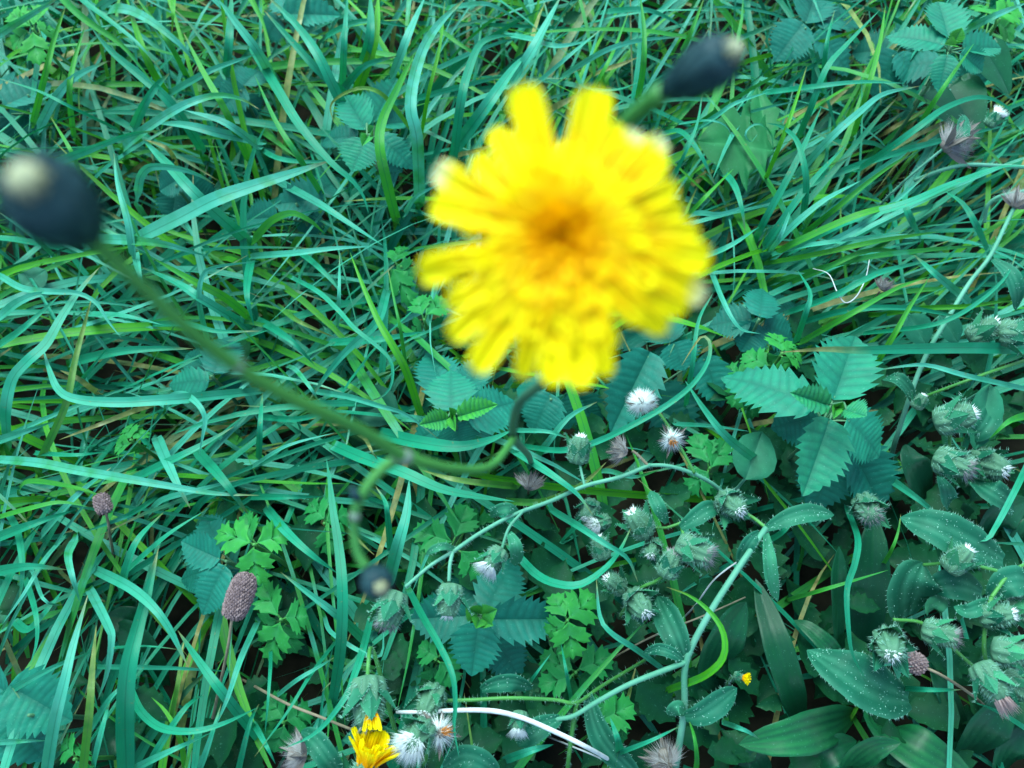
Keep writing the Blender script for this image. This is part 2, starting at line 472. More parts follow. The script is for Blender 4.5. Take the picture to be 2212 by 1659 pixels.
# ------------------------------------------------------------------ the yellow flower and its branched stem
C0 = P(1149, 996, 0.0)
cat = thing('catsear_plant', (C0.x, C0.y, -0.01), 'tall branching plant with one open yellow flower and three dark closed buds', 'flowering plant')
CO = Vector((C0.x, C0.y, -0.01))
def wmesh(name, v, f, material, parent, off, uv=None, attrs=None, kind=None, smooth=True, tint=None):
    me = mesh(name, np.asarray(v) - np.array(off), f, material, uv, attrs, smooth)
    o = link(name, me, parent, None, tint)
    if kind: o['kind'] = kind
    return o
def stem(name, pts, rad, material, parent, off, sides=10, n=40):
    v, f = tube(pts, rad, sides, n)
    return wmesh(name, v, f, material, parent, off)

FC = PD(1216, 515, 0.1075)          # receptacle of the flower
main = [CO, PD(1142, 985, 0.34), PD(1112, 950, 0.245), PD(1110, 908, 0.22), PD(1124, 868, 0.20), PD(1165, 832, 0.185), PD(1232, 770, 0.168), PD(1250, 650, 0.142), FC + (FC - Vector((0, 0, CAM_H))).normalized() * 0.010]
stem('stem', main, [0.0018, 0.0016, 0.0014, 0.0013, 0.0012, 0.0012, 0.0012, 0.0013, 0.002], 'stem_dark', cat, CO, 10, 60)
node = PD(870, 986, 0.155)
br = [PD(1111, 945, 0.235), PD(1098, 965, 0.215), PD(1068, 1001, 0.195), PD(1030, 1015, 0.182), PD(960, 1010, 0.168), node]
stem('branch', br, [0.0010, 0.0010, 0.0010, 0.00105, 0.0011, 0.00115], 'stem_green', cat, CO)
bl_base = PD(196, 512, 0.0945)
left = [node, PD(790, 936, 0.145), PD(700, 893, 0.135), PD(600, 845, 0.125), PD(510, 790, 0.117), PD(400, 705, 0.108), PD(300, 612, 0.101), PD(235, 550, 0.097), bl_base]
stem('branch', left, [0.00125, 0.00120, 0.0012, 0.0012, 0.00118, 0.00112, 0.0010, 0.00095, 0.0012], 'stem_green', cat, CO, 12, 60)
bs_base = PD(795, 1232, 0.158)
small = [node, PD(835, 1006, 0.156), PD(806, 1034, 0.156), PD(781, 1072, 0.156), PD(767, 1108, 0.157), PD(766, 1150, 0.158), PD(773, 1195, 0.158), bs_base]
stem('branch', small, [0.0011, 0.0011, 0.00105, 0.00105, 0.001, 0.00095, 0.00095, 0.0011], 'stem_green', cat, CO)
bu_base = PD(1432, 200, 0.124)
upr = [PD(1252, 690, 0.15), PD(1275, 480, 0.147), PD(1310, 330, 0.140), PD(1350, 268, 0.134), PD(1395, 228, 0.128), bu_base]
stem('branch', upr, [0.0011, 0.0012, 0.00125, 0.0013, 0.0014, 0.0017], 'stem_green', cat, CO)
for (p, rr, a, b) in ((node, 0.00155, PD(890, 990, 0.1555), PD(848, 980, 0.1545)), (PD(510, 790, 0.117), 0.0013, PD(520, 797, 0.1175), PD(500, 783, 0.1165)), (PD(767, 1112, 0.157), 0.00115, PD(768, 1100, 0.157), PD(766, 1124, 0.157))):
    v, f = tube([a, p, b], [rr * .8, rr, rr * .8], 10)
    wmesh('node', v, f, 'stem_node', cat, CO)
v, f = tube([PD(775, 1078, 0.1555), PD(764, 1064, 0.1545), PD(760, 1050, 0.154)], [0.0009, 0.0009, 0.0002], 8)
wmesh('scale_bract', v, f, 'bud_bract', cat, CO)

# buds
def bud(base, tip, rad, tint, nb=13, open_=0.55):
    ax = tip - base; L = ax.length
    prof = [(0.22, 0.0), (0.40, 0.08), (0.66, 0.25), (0.86, 0.45), (0.98, 0.65), (1.0, 0.80), (0.86, 0.95), (0.45, 1.0)]
    v, f = lathe([(r * rad, z * L) for r, z in prof], 24, 12, 0.03)
    rot = ax.to_track_quat('Z', 'Y').to_matrix().to_4x4()
    m4 = Matrix.Translation(base - CO) @ rot
    b = link('bud', mesh('bud', v, f, 'bud_bract'), cat, m4)
    # overlapping bracts, sub-parts in the bud's own frame
    for ring, (z0, z1, cnt) in enumerate(((0.02, 0.60, 8), (0.12, 0.92, 9), (0.3, 1.12, 9))):
        for k in range(cnt):
            a = 2 * math.pi * (k + 0.5 * ring) / cnt
            pts = []
            for s in np.linspace(0, 1, 7):
                z = z0 + (z1 - z0) * s
                r = np.interp(z, [q[1] for q in prof] + [1.12], [q[0] for q in prof[:-1]] + [0.76, 0.46]) * rad * (1.03 + 0.03 * (2 - ring) + 0.06 * s * (2 - ring))
                r = max(r, 0.48 * rad) if s > 0.8 else r
                pts.append((r * math.cos(a), r * math.sin(a), z * L))
            c = np.array(pts); w = rad * 0.62 * np.array([0.7, 1, 1, 0.9, 0.7, 0.45, 0.12])
            vv, ff, uv = ribbon(c, w, np.array([math.cos(a), math.sin(a), 0.0]), 3, lambda q: -0.25 * abs(q))
            link('bract', mesh('bract', vv, ff, 'bud_bract', uv), b)
    # closed florets poking out of the top
    fl = []
    v, f = lathe([(0.46 * rad, 0.8 * L), (0.46 * rad, 1.0 * L), (0.40 * rad, 1.08 * L), (0.24 * rad, 1.13 * L), (0.05 * rad, 1.14 * L)], 20, 10, 0.10)
    link('closed_florets', mesh('closed_florets', v, f, 'bud_tip'), b)
    return b
bud(bl_base, PD(64, 394, 0.0800), 0.0044, 0)
bud(bu_base, PD(1578, 112, 0.1145), 0.0037, 0)
bud(bs_base, PD(822, 1268, 0.1515), 0.0031, 0)

# flower head
def petal(name, seed, teeth=5, curl=0.05, material='petal', vmax=1.0):
    r = random.Random(seed)
    n, cols = 10, 11
    v, uv = [], []
    for i in range(n):
        t = i / (n - 1)
        w = np.interp(t, [0, 0.25, 0.6, 0.9, 1], [0.28, 0.55, 0.92, 1.0, 0.86])
        for c in range(cols):
            u = c / (cols - 1) * 2 - 1
            x = t
            if i == n - 1:
                x += 0.035 * abs(math.sin((u + 1) * math.pi * teeth / 2)) - 0.05 * u * u
            z = 0.10 * u * u * (1 - 0.5 * t) + 0.025 * math.cos(u * math.pi * 3) + curl * math.sin(t * math.pi) - curl * 0.8 * t * t
            v.append((x, u * 0.5 * w, z)); uv.append((c / (cols - 1), t * vmax))
    return mesh(name, np.array(v), grid_faces(n, cols), material, uv)
PETAL = [petal('petal', i, 5, cu) for i, cu in enumerate((0.10, 0.02, 0.16, -0.06))]
PETAL_IN = [petal('petal', 40 + i, 5, cu, vmax=0.72) for i, cu in enumerate((0.08, 0.0))]
PETAL_CORE = [petal('petal', 50 + i, 5, cu, vmax=0.55) for i, cu in enumerate((0.05, -0.05))]
PETAL_PALE = petal('petal', 9, 5, 0.1, 'petal_pale')
axis = (Vector((0, 0, CAM_H)) - FC).normalized()
rot = axis.to_track_quat('Z', 'Y').to_matrix().to_4x4()
v, f = lathe([(0.0012, -0.011), (0.0040, -0.008), (0.0055, -0.004), (0.0055, 0.0), (0.0045, 0.001)], 20, 10, 0.05)
hm = Matrix.Translation(FC - CO) @ rot
head = link('flower_head', mesh('flower_head', v, f, 'bud_bract'), cat, hm)
HINV = (Matrix.Translation(FC) @ rot).inverted()
# outer petals: tip pixel, width px, depth of the tip, pale tip
OUT = [(1128, 196, 74, .108, 0), (1287, 203, 84, .108, 0), (1384, 282, 62, .109, 1), (1440, 296, 60, .110, 1), (1440, 335, 60, .108, 0), (1460, 402, 50, .107, 0), (1478, 452, 52, .107, 0),
       (1502, 500, 60, .106, 0), (1530, 562, 76, .105, 0), (1523, 640, 66, .106, 1), (1478, 672, 64, .105, 0), (1434, 716, 62, .1045, 0), (1380, 692, 54, .1035, 0), (1312, 806, 54, .104, 0),
       (1258, 834, 58, .1045, 0), (1194, 828, 62, .104, 0), (1126, 808, 52, .1045, 0), (1028, 798, 66, .105, 0), (975, 728, 60, .105, 0), (968, 656, 44, .105, 0), (908, 588, 78, .105, 0),
       (932, 440, 66, .106, 0), (938, 368, 60, .107, 1), (1022, 338, 54, .108, 0), (1062, 278, 46, .108, 0), (1228, 300, 60, .108, 0), (1090, 290, 50, .108, 0), (1330, 275, 50, .108, 0), (1000, 480, 60, .105, 0)]
toward = axis
ocx, ocy = 1216, 512
def put_petal(me, tipx, tipy, dep, wpx, br_=0.0, dep0=0.1065):
    a = math.atan2(tipy - ocy, tipx - ocx)
    base = PD(ocx + br_ * math.cos(a), ocy + br_ * math.sin(a), dep0)
    tip = PD(tipx, tipy, dep)
    m4 = frame(base, tip, wpx * dep / FPX, axis + Vector((random.uniform(-.18, .18), random.uniform(-.18, .18), 0)), (tip - base).length)
    link('petal', me, head, HINV @ m4)
angs = sorted((math.atan2(y - ocy, x - ocx), math.hypot(x - ocx, y - ocy)) for x, y, *_ in OUT)
AA = np.array([a for a, _ in angs]); RR = np.array([r for _, r in angs])
AA = np.r_[AA - 2 * np.pi, AA, AA + 2 * np.pi]; RR = np.r_[RR, RR, RR]
for (x, y, w, d, pale) in OUT:
    put_petal(PETAL_PALE if pale else random.choice(PETAL), x, y, d, w * random.uniform(0.95, 1.1), 20)
for frac, cnt, dep, w in ((0.86, 22, 0.1048, 52), (0.76, 24, 0.1044, 50), (0.66, 26, 0.1042, 48), (0.58, 26, 0.1036, 44), (0.49, 28, 0.1031, 40), (0.40, 26, 0.1027, 34), (0.30, 24, 0.1025, 28), (0.20, 20, 0.1024, 24), (0.11, 14, 0.1024, 20), (0.04, 7, 0.1025, 18)):
    for k in range(cnt):
        a = 2 * math.pi * (k + random.uniform(-.35, .35)) / cnt
        a = (a + math.pi) % (2 * math.pi) - math.pi
        if frac > 0.7 and not 0.15 < a < 3.0: continue      # the lower side shows more rows of florets
        rad = float(np.interp(a, AA, RR)) * frac * random.uniform(0.9, 1.08)
        rad = min(rad, 300 * frac) * (1 + (0.10 if frac < 0.7 else 0.0) * max(0, math.sin(a)))
        low = 0.5 + 0.5 * math.sin(a)
        put_petal(random.choice(PETAL if frac > 0.5 else PETAL_IN if frac > 0.3 else PETAL_CORE), ocx + rad * math.cos(a), ocy + rad * math.sin(a), dep + random.uniform(-.0006, .0006) - 0.0008 * low, w * random.uniform(0.85, 1.15), rad * 0.12)

# ------------------------------------------------------------------ nettles
def nettle(cx, cy, H, label, leaves, name='nettle', petmat='nettle_stem', protos=None, cat_='nettle', group='nettles growing in the grass'):
    top = P(cx, cy, H)
    loc = Vector((top.x, top.y - 0.004, -0.012))
    t = thing(name, loc, label, cat_, group)
    stem('stem', [loc, Vector((loc.x + .002, loc.y + .003, H * .5)), top], [0.0016, 0.0013, 0.0009], petmat, t, loc, 7, 14)
    for lf in leaves:
        bx, by, tx, ty, w, lev, tint = lf[:7]
        hb = max(H - 0.016 * lev, 0.02); ht = max(hb - 0.006 - 0.004 * lev, 0.012) if lev >= 0 else hb + 0.008
        base, tip = P(bx, by, hb), P(tx, ty, ht)
        pr = (protos or (NETTLE_SMALL if lev < 0 else NETTLE))
        o = put_leaf(t, loc, random.choice(pr), base, tip, mm(w, tx, ty, hb) * (1.18 if protos is None else 1.0), tint + (0.08 if protos is None else 0))
        jx = Vector((top.x, top.y, hb - 0.006))
        stem('petiole', [jx, (jx + base) / 2 + Vector((0, 0, 0.001)), base + (tip - base) * 0.06], [0.0008, 0.0006, 0.0005], petmat, t, loc, 6, 6)
    return t
nettle(978, 900, 0.115, 'nettle with pale small top leaves below the yellow flower', [
    (972, 872, 922, 735, 95, 2, .30), (974, 888, 974, 782, 100, 0, .48), (1008, 905, 1122, 858, 104, 1, .40), (968, 905, 905, 918, 44, -1, .85), (990, 900, 1076, 874, 46, -1, .85),
    (982, 915, 1000, 968, 108, 1, .42), (960, 920, 890, 955, 70, 2, .25), (1010, 850, 1046, 762, 70, 2, .18), (978, 903, 984, 932, 22, -1, .95), (976, 900, 970, 880, 20, -1, .95)])
nettle(1806, 885, 0.13, 'large nettle with a spreading star of toothed leaves on the right', [
    (1800, 865, 1850, 720, 128, 1, .50), (1762, 878, 1566, 782, 128, 1, .50), (1790, 876, 1706, 848, 56, -1, .72), (1792, 905, 1738, 1072, 118, 0, .58), (1830, 905, 1918, 985, 120, 1, .48),
    (1826, 885, 1872, 900, 60, -1, .7), (1810, 960, 1762, 1112, 120, 3, .2), (1832, 960, 1916, 1105, 120, 3, .28), (1770, 900, 1660, 925, 100, 2, .4), (1806, 882, 1800, 905, 22, -1, .95), (1808, 880, 1822, 868, 22, -1, .95)])
nettle(798, 290, 0.10, 'nettle among the tall grass left of the yellow flower', [
    (790, 282, 744, 202, 74, 0, .48), (806, 268, 856, 162, 62, 1, .45), (772, 296, 678, 292, 62, 2, .2), (790, 302, 758, 368, 92, 0, .52), (818, 292, 892, 356, 58, 0, .45), (820, 270, 880, 258, 60, 1, .4),
    (802, 310, 870, 372, 60, 2, .15), (794, 296, 782, 316, 26, -1, .85), (800, 288, 808, 274, 24, -1, .85)])
nettle(2056, 100, 0.115, 'nettle with bright centre leaves below the arrow shaped leaves', [
    (2040, 98, 1920, 58, 78, 0, .5), (2050, 84, 2029, -2, 84, 0, .5), (2078, 104, 2166, 100, 66, 0, .5), (2046, 118, 2032, 192, 56, 0, .5), (2074, 116, 2128, 152, 62, 0, .5), (2060, 92, 2078, 60, 30, -1, .95), (2062, 100, 2040, 96, 26, -1, .95),
    (2030, 130, 1900, 150, 90, 3, .15), (2070, 130, 2110, 215, 90, 3, .2)])
nettle(1036, 1333, 0.085, 'dark nettle with a yellow-green heart among the buttercup leaves', [
    (1034, 1345, 1018, 1462, 104, 0, .38), (1020, 1330, 880, 1338, 96, 1, .2), (1050, 1318, 1118, 1190, 100, 1, .2), (1056, 1338, 1226, 1338, 92, 0, .3), (1056, 1352, 1128, 1478, 90, 1, .2), (1020, 1320, 972, 1226, 80, 2, .12),
    (1032, 1326, 1006, 1312, 40, -1, .95), (1044, 1330, 1074, 1316, 40, -1, .9), (1036, 1338, 1028, 1358, 34, -1, .95), (1042, 1338, 1066, 1352, 30, -1, .9)])
nettle(488, 1212, 0.095, 'nettle tucked behind the lobed leaves by the brown seed head', [
    (486, 1222, 424, 1330, 84, 0, .34), (476, 1208, 384, 1168, 72, 0, .36), (480, 1195, 440, 1110, 70, 1, .22), (478, 1222, 370, 1250, 80, 2, .18), (500, 1230, 520, 1330, 80, 2, .15)])
nettle(456, 812, 0.075, 'small nettle shaded by the slanting flower stem', [
    (452, 822, 346, 826, 62, 0, .46), (462, 806, 500, 712, 80, 0, .24), (448, 800, 396, 760, 56, 1, .12), (470, 820, 524, 850, 60, 1, .3)])
nettle(1640, 690, 0.085, 'nettle in the shade left of the large star shaped nettle', [
    (1638, 700, 1600, 760, 80, 1, .3), (1640, 684, 1656, 606, 74, 0, .28), (1624, 690, 1530, 700, 78, 1, .2), (1650, 700, 1730, 735, 80, 1, .35), (1660, 680, 1740, 640, 70, 2, .2)])
nettle(1430, 810, 0.075, 'dark nettle behind the white seed clock', [
    (1404, 760, 1322, 930, 112, 0, .2), (1450, 740, 1412, 690, 90, 1, .18), (1455, 740, 1480, 800, 95, 0, .25), (1520, 770, 1560, 880, 80, 1, .3), (1420, 830, 1480, 960, 120, 2, .1), (1400, 740, 1330, 700, 100, 2, .12)])
nettle(1190, 862, 0.07, 'nettle with dark blotched leaves under the flower petals', [
    (1190, 850, 1150, 935, 96, 0, .26), (1200, 858, 1232, 928, 90, 1, .22), (1180, 840, 1110, 830, 80, 1, .25), (1250, 850, 1290, 930, 80, 2, .15)])
nettle(1740, 60, 0.075, 'dark nettle below the grass beside the upper right bud', [
    (1735, 50, 1680, 122, 92, 0, .26), (1740, 52, 1765, -20, 90, 1, .2), (1760, 70, 1850, 150, 92, 1, .2), (1750, 80, 1790, 175, 90, 2, .12), (1760, 50, 1880, 20, 80, 1, .28)])
nettle(1930, 120, 0.06, 'dark nettle in deep shade left of the bright centred nettle', [
    (1935, 110, 1900, 195, 90, 0, .2), (1940, 115, 2000, 180, 90, 0, .25), (1920, 110, 1840, 110, 80, 1, .15), (1945, 100, 1985, 40, 70, 1, .2)])
nettle(640, 440, 0.07, 'shaded nettle below the tall blades left of the flower', [
    (700, 430, 590, 440, 88, 0, .2), (680, 450, 640, 500, 84, 1, .16), (690, 420, 740, 370, 70, 1, .15), (600, 470, 520, 470, 70, 1, .25)])
nettle(520, 195, 0.07, 'dark nettle under the grass at the upper left', [
    (530, 190, 475, 232, 76, 0, .3), (525, 185, 560, 150, 70, 0, .35), (515, 205, 545, 262, 80, 1, .25), (505, 185, 440, 160, 70, 1, .2)])
nettle(60, 205, 0.07, 'nettle leaning out above the left bud', [
    (10, 228, 112, 178, 82, 0, .3), (20, 245, 100, 262, 80, 1, .25), (10, 240, 60, 320, 80, 2, .2), (0, 220, 10, 150, 80, 1, .3)])
nettle(640, 20, 0.075, 'pale teal nettle below the broad grass by the top edge', [
    (610, 30, 736, 30, 76, 0, .4), (620, 20, 600, -30, 70, 0, .35), (605, 40, 570, 80, 70, 1, .25), (625, 45, 700, 75, 70, 2, .2)])
nettle(62, 1545, 0.085, 'broad leaved nettle under the wide grass blades at lower left', [
    (20, 1480, 150, 1560, 140, 0, .42), (10, 1530, 90, 1650, 130, 1, .35), (20, 1500, -60, 1450, 120, 1, .35)])
nettle(380, 400, 0.065, 'nettle half hidden under crossing blades by the left bud', [
    (400, 380, 340, 410, 70, 0, .15), (400, 400, 470, 440, 72, 1, .2), (380, 410, 370, 480, 70, 1, .12), (490, 180, 520, 250, 60, 2, .2)])

# ------------------------------------------------------------------ creeping buttercups
def butter(cx, cy, H, label, leaflets):
    return nettle(cx, cy, H, label, leaflets, 'creeping_buttercup', 'stem_green', BUTTER, 'buttercup', 'creeping buttercup leaves')
butter(548, 1176, 0.105, 'light green buttercup leaf beside the brown plantain seed head', [
    (540, 1172, 456, 1140, 84, 0, .85), (546, 1184, 556, 1270, 88, 0, .85), (556, 1172, 626, 1150, 84, 0, .8), (545, 1168, 528, 1106, 70, 1, .6)])
butter(606, 1338, 0.085, 'buttercup leaf below the brown plantain seed head', [
    (604, 1346, 572, 1436, 92, 0, .7), (600, 1330, 566, 1256, 80, 0, .65), (616, 1334, 668, 1330, 90, 0, .6), (610, 1350, 640, 1416, 80, 1, .5), (596, 1340, 540, 1370, 80, 1, .5)])
butter(972, 1180, 0.07, 'large dim buttercup clump behind the forked pale stem', [
    (976, 1170, 890, 1142, 84, 0, .5), (984, 1160, 1010, 1088, 88, 0, .5), (996, 1190, 1046, 1250, 80, 0, .5), (960, 1200, 880, 1196, 80, 1, .4), (1000, 1150, 1070, 1120, 80, 1, .4), (950, 1230, 900, 1280, 80, 2, .3), (1010, 1130, 960, 1090, 80, 2, .35)])
butter(1226, 1340, 0.09, 'bright buttercup leaf with three lobed leaflets right of the dark nettle', [
    (1222, 1332, 1192, 1278, 76, 0, .75), (1230, 1334, 1292, 1276, 96, 0, .75), (1228, 1344, 1240, 1430, 96, 0, .78), (1220, 1346, 1174, 1372, 66, 0, .7)])
butter(1244, 1452, 0.06, 'shaded buttercup clump below the bright three lobed leaf', [
    (1236, 1446, 1160, 1414, 86, 0, .5), (1250, 1446, 1328, 1412, 88, 0, .5), (1236, 1460, 1160, 1482, 80, 0, .45), (1250, 1462, 1310, 1490, 80, 1, .4), (1240, 1466, 1200, 1540, 80, 1, .4)])
butter(1304, 1560, 0.07, 'single buttercup leaf above the long white dry stem', [
    (1296, 1556, 1372, 1520, 98, 0, .62), (1296, 1550, 1320, 1484, 70, 1, .5), (1306, 1570, 1360, 1600, 70, 1, .45)])
butter(916, 690, 0.075, 'buttercup leaf at the left edge of the yellow flower', [
    (912, 680, 900, 634, 66, 0, .6), (920, 680, 968, 640, 70, 0, .65), (926, 700, 966, 716, 60, 1, .5), (910, 694, 880, 724, 60, 1, .4)])
butter(866, 575, 0.07, 'pale ragged buttercup leaf left of the yellow flower', [
    (850, 580, 888, 660, 62, 0, .6), (856, 576, 906, 594, 64, 0, .6), (850, 566, 872, 520, 54, 0, .6), (846, 580, 826, 650, 56, 1, .55)])
butter(1690, 762, 0.10, 'bright buttercup leaf above the large star shaped nettle', [
    (1686, 768, 1640, 800, 60, 1, .6), (1690, 758, 1678, 710, 76, 0, .8), (1696, 764, 1742, 762, 72, 0, .8), (1690, 770, 1700, 800, 60, 0, .75), (1660, 790, 1600, 760, 70, 1, .6)])
butter(1600, 830, 0.065, 'buttercup leaf left of the large star shaped nettle', [
    (1606, 820, 1566, 784, 70, 0, .6), (1610, 832, 1580, 880, 70, 0, .55), (1620, 850, 1630, 910, 70, 1, .5)])
butter(1534, 1010, 0.06, 'dim buttercup clump below the white seed clock', [
    (1530, 1000, 1500, 930, 80, 0, .45), (1536, 1010, 1570, 950, 80, 0, .5), (1530, 1020, 1480, 1060, 80, 0, .4), (1540, 1020, 1580, 1076, 80, 1, .4)])
butter(70, 62, 0.10, 'pale green buttercup leaves poking out at the top left corner', [
    (66, 56, 10, 20, 72, 0, .85), (72, 54, 96, 6, 66, 0, .85), (70, 70, 82, 138, 72, 0, .85), (60, 66, 22, 100, 64, 1, .7), (80, 60, 130, 62, 60, 1, .7)])
butter(940, 1424, 0.06, 'dim buttercup leaves below the dark nettle', [
    (946, 1420, 900, 1394, 76, 0, .5), (950, 1416, 990, 1386, 80, 0, .5), (950, 1430, 986, 1480, 80, 0, .45), (936, 1430, 890, 1466, 76, 1, .4), (940, 1440, 930, 1500, 80, 1, .4)])
butter(282, 950, 0.07, 'buttercup leaf in a gap of the flattened grass', [
    (282, 958, 246, 966, 56, 0, .7), (282, 946, 264, 912, 56, 0, .7), (288, 948, 318, 926, 56, 0, .7), (288, 958, 310, 980, 50, 1, .6)])
butter(610, 1560, 0.06, 'shaded buttercup clump at the lower left of the drooping heads', [
    (612, 1552, 580, 1500, 86, 0, .4), (620, 1556, 676, 1530, 90, 0, .45), (614, 1568, 590, 1630, 86, 0, .4), (624, 1566, 680, 1600, 80, 1, .35), (600, 1560, 540, 1560, 80, 1, .35)])
butter(160, 1640, 0.07, 'buttercup leaf between the wide grass blades by the bottom edge', [
    (158, 1630, 126, 1596, 76, 0, .6), (164, 1630, 192, 1610, 70, 0, .6), (164, 1645, 190, 1690, 76, 0, .55)])
butter(700, 1130, 0.06, 'buttercup leaves under the curling stem of the small bud', [
    (700, 1120, 660, 1080, 76, 0, .5), (706, 1124, 760, 1110, 80, 0, .5), (704, 1136, 720, 1200, 76, 0, .45), (690, 1136, 640, 1180, 76, 1, .4)])
butter(2160, 40, 0.09, 'bright green toothless leaves at the top right corner', [
    (2150, 36, 2210, 10, 90, 0, .95), (2150, 44, 2200, 80, 80, 1, .8), (2140, 30, 2120, -10, 70, 1, .8)])

# ------------------------------------------------------------------ other broad leaves
def single_leaf(name, me, bx, by, hb, tx, ty, ht, w, tint, label, cat_, stemmat='stem_pale'):
    base, tip = P(bx, by, hb), P(tx, ty, ht)
    loc = Vector((base.x, base.y + 0.005, -0.012))
    t = thing(name, loc, label, cat_)
    put_leaf(t, loc, me, base, tip, mm(w, bx, by, hb), tint, Vector((0, -0.15, 1)))
    stem('petiole', [loc, (loc + base) / 2 + Vector((0.003, 0, 0.004)), base + (tip - base) * 0.04], [0.0014, 0.0011, 0.0008], stemmat, t, loc, 7, 10)
    return t
single_leaf('dandelion_leaf', DAND, 1672, 326, 0.075, 1512, 296, 0.085, 230, .12, 'broad jagged dandelion leaf with pale midrib below the upper right bud', 'leaf')
single_leaf('dandelion_leaf', DAND, 1660, 340, 0.07, 1640, 178, 0.08, 90, .15, 'upright pointed dandelion leaf beside the curled grass tip', 'leaf')
single_leaf('sorrel_leaf', ARROW, 2130, 112, 0.085, 2192, 198, 0.075, 100, .45, 'arrow shaped leaf right of the bright centred nettle', 'leaf')
single_leaf('sorrel_leaf', ARROW, 2050, 190, 0.07, 2124, 300, 0.07, 150, .45, 'large arrow shaped leaf above the grey spent flower head', 'leaf')
single_leaf('round_leaf', ROUND, 860, 900, 0.055, 745, 850, 0.055, 96, .3, 'rounded dark leaf left of the nettle below the flower', 'leaf')
single_leaf('round_leaf', ROUND, 1610, 1036, 0.085, 1650, 930, 0.09, 100, .62, 'pale rounded leaf left of the large star shaped nettle', 'leaf')
single_leaf('round_leaf', ROUND, 2138, 830, 0.095, 2114, 972, 0.085, 72, .62, 'grey-green tongue shaped leaf hanging beside the horizontal blades', 'leaf')
single_leaf('round_leaf', ROUND, 1962, 680, 0.075, 2006, 745, 0.07, 70, .5, 'small triangular leaf behind the horizontal grass blade', 'leaf')
single_leaf('round_leaf', ROUND, 2030, 680, 0.07, 2074, 740, 0.065, 60, .45, 'small oval leaf under the thick pale stem on the right', 'leaf')
single_leaf('round_leaf', ROUND, 50, 620, 0.06, 96, 580, 0.06, 70, .5, 'flat green leaf under the left bud stem', 'leaf')

# ------------------------------------------------------------------ ribwort plantain rosette
def strap(parent, off, pts, wpx, tint, name='leaf', material='plantain', shape=None, n=22, cols=11):
    p3 = [P(x, y, h) for x, y, h in pts]
    c = catmull(p3, n)
    s = np.linspace(0, 1, n)
    w = np.interp(s, *(shape or ([0, 0.15, 0.4, 0.65, 0.85, 0.95, 1], [0.25, 0.5, 0.92, 1, 0.7, 0.35, 0.02])))
    x0, y0, h0 = pts[len(pts) // 2]
    ww = mm(wpx, x0, y0, h0)
    up = np.array([random.uniform(-.3, .3), random.uniform(-.4, .1), 1.0])
    v, f, uv = ribbon(c, w * ww, up, cols, lambda k: 0.28 * abs(k) + 0.06 * math.cos(k * math.pi * 5))
    kk = np.tile(np.linspace(-1, 1, cols), n)
    vein = (np.cos(kk * np.pi * 5) < -0.5).astype(float)
    o = wmesh(name, v, f, material, parent, off, uv, {'vein': vein}, tint=tint)
    return o
def plantain(loc_px, label, leaves):
    q = P(loc_px[0], loc_px[1], 0); loc = Vector((q.x, q.y, -0.012))
    t = thing('ribwort_plantain', loc, label, 'plantain', 'ribwort plantain rosettes')
    for pts, w, tint in leaves:
        strap(t, loc, [(loc_px[0], loc_px[1], -0.008)] * 0 + pts, w, tint)
    return t
plantain((1700, 1560), 'plantain rosette of long ribbed leaves beside the thick pale stem', [
    ([(1560, 1500, .0), (1540, 1440, .04), (1570, 1370, .065), (1612, 1300, .065)], 100, .42),
    ([(1735, 1590, .0), (1712, 1500, .045), (1675, 1380, .06), (1632, 1250, .05)], 64, .25),
    ([(1810, 1450, .0), (1808, 1380, .04), (1808, 1270, .08), (1812, 1180, .095)], 62, .38),
    ([(1860, 1440, .0), (1868, 1360, .03), (1882, 1230, .06), (1888, 1110, .07)], 80, .22),
    ([(1850, 1540, .0), (1790, 1566, .055), (1700, 1592, .07), (1596, 1608, .062)], 92, .75),
    ([(1840, 1470, .0), (1800, 1410, .05), (1750, 1360, .055), (1715, 1340, .05)], 44, .55),
])
plantain((1900, 1600), 'plantain rosette of broad dark leaves under the white spotted leaf', [
    ([(1800, 1690, .0), (1840, 1650, .05), (1890, 1615, .07), (1945, 1605, .075)], 66, .7),
    ([(1850, 1530, .0), (1900, 1570, .04), (1990, 1625, .06), (2110, 1690, .05)], 100, .72),
    ([(2060, 1650, .0), (2110, 1600, .045), (2150, 1550, .06), (2196, 1498, .06)], 92, .3),
    ([(2090, 1640, .0), (2070, 1570, .03), (2040, 1500, .05), (2010, 1440, .05)], 60, .3),
    ([(1700, 1680, .0), (1750, 1650, .04), (1800, 1620, .05), (1850, 1600, .04)], 70, .5),
    ([(2150, 1690, .0), (2170, 1640, .03), (2200, 1600, .04), (2240, 1560, .04)], 80, .4),
    ([(1650, 1700, .0), (1640, 1660, .03), (1620, 1640, .04), (1590, 1650, .035)], 60, .3)])
plantain((2150, 1190), 'plantain leaves in deep shade at the right edge', [
    ([(2100, 1200, .0), (2130, 1150, .04), (2170, 1110, .055), (2220, 1080, .05)], 80, .35),
    ([(2120, 1130, .0), (2080, 1120, .03), (2040, 1140, .045), (1990, 1170, .04)], 70, .2),
    ([(2180, 1230, .0), (2200, 1190, .03), (2220, 1150, .05), (2250, 1120, .05)], 70, .4),
    ([(2010, 1100, .0), (1990, 1050, .04), (1972, 1000, .06), (1958, 960, .055)], 80, .12)])
plantain((330, 1450), 'plantain leaves in deep shade under the wide grass blades', [
    ([(360, 1480, .0), (330, 1430, .02), (290, 1380, .035), (250, 1350, .03)], 80, .3),
    ([(300, 1500, .0), (280, 1560, .02), (240, 1600, .03), (200, 1640, .03)], 80, .35),
    ([(380, 1460, .0), (430, 1500, .02), (470, 1520, .03), (520, 1530, .03)], 70, .25),
    ([(330, 1400, .0), (310, 1360, .02), (270, 1340, .03), (230, 1330, .03)], 70, .4)])

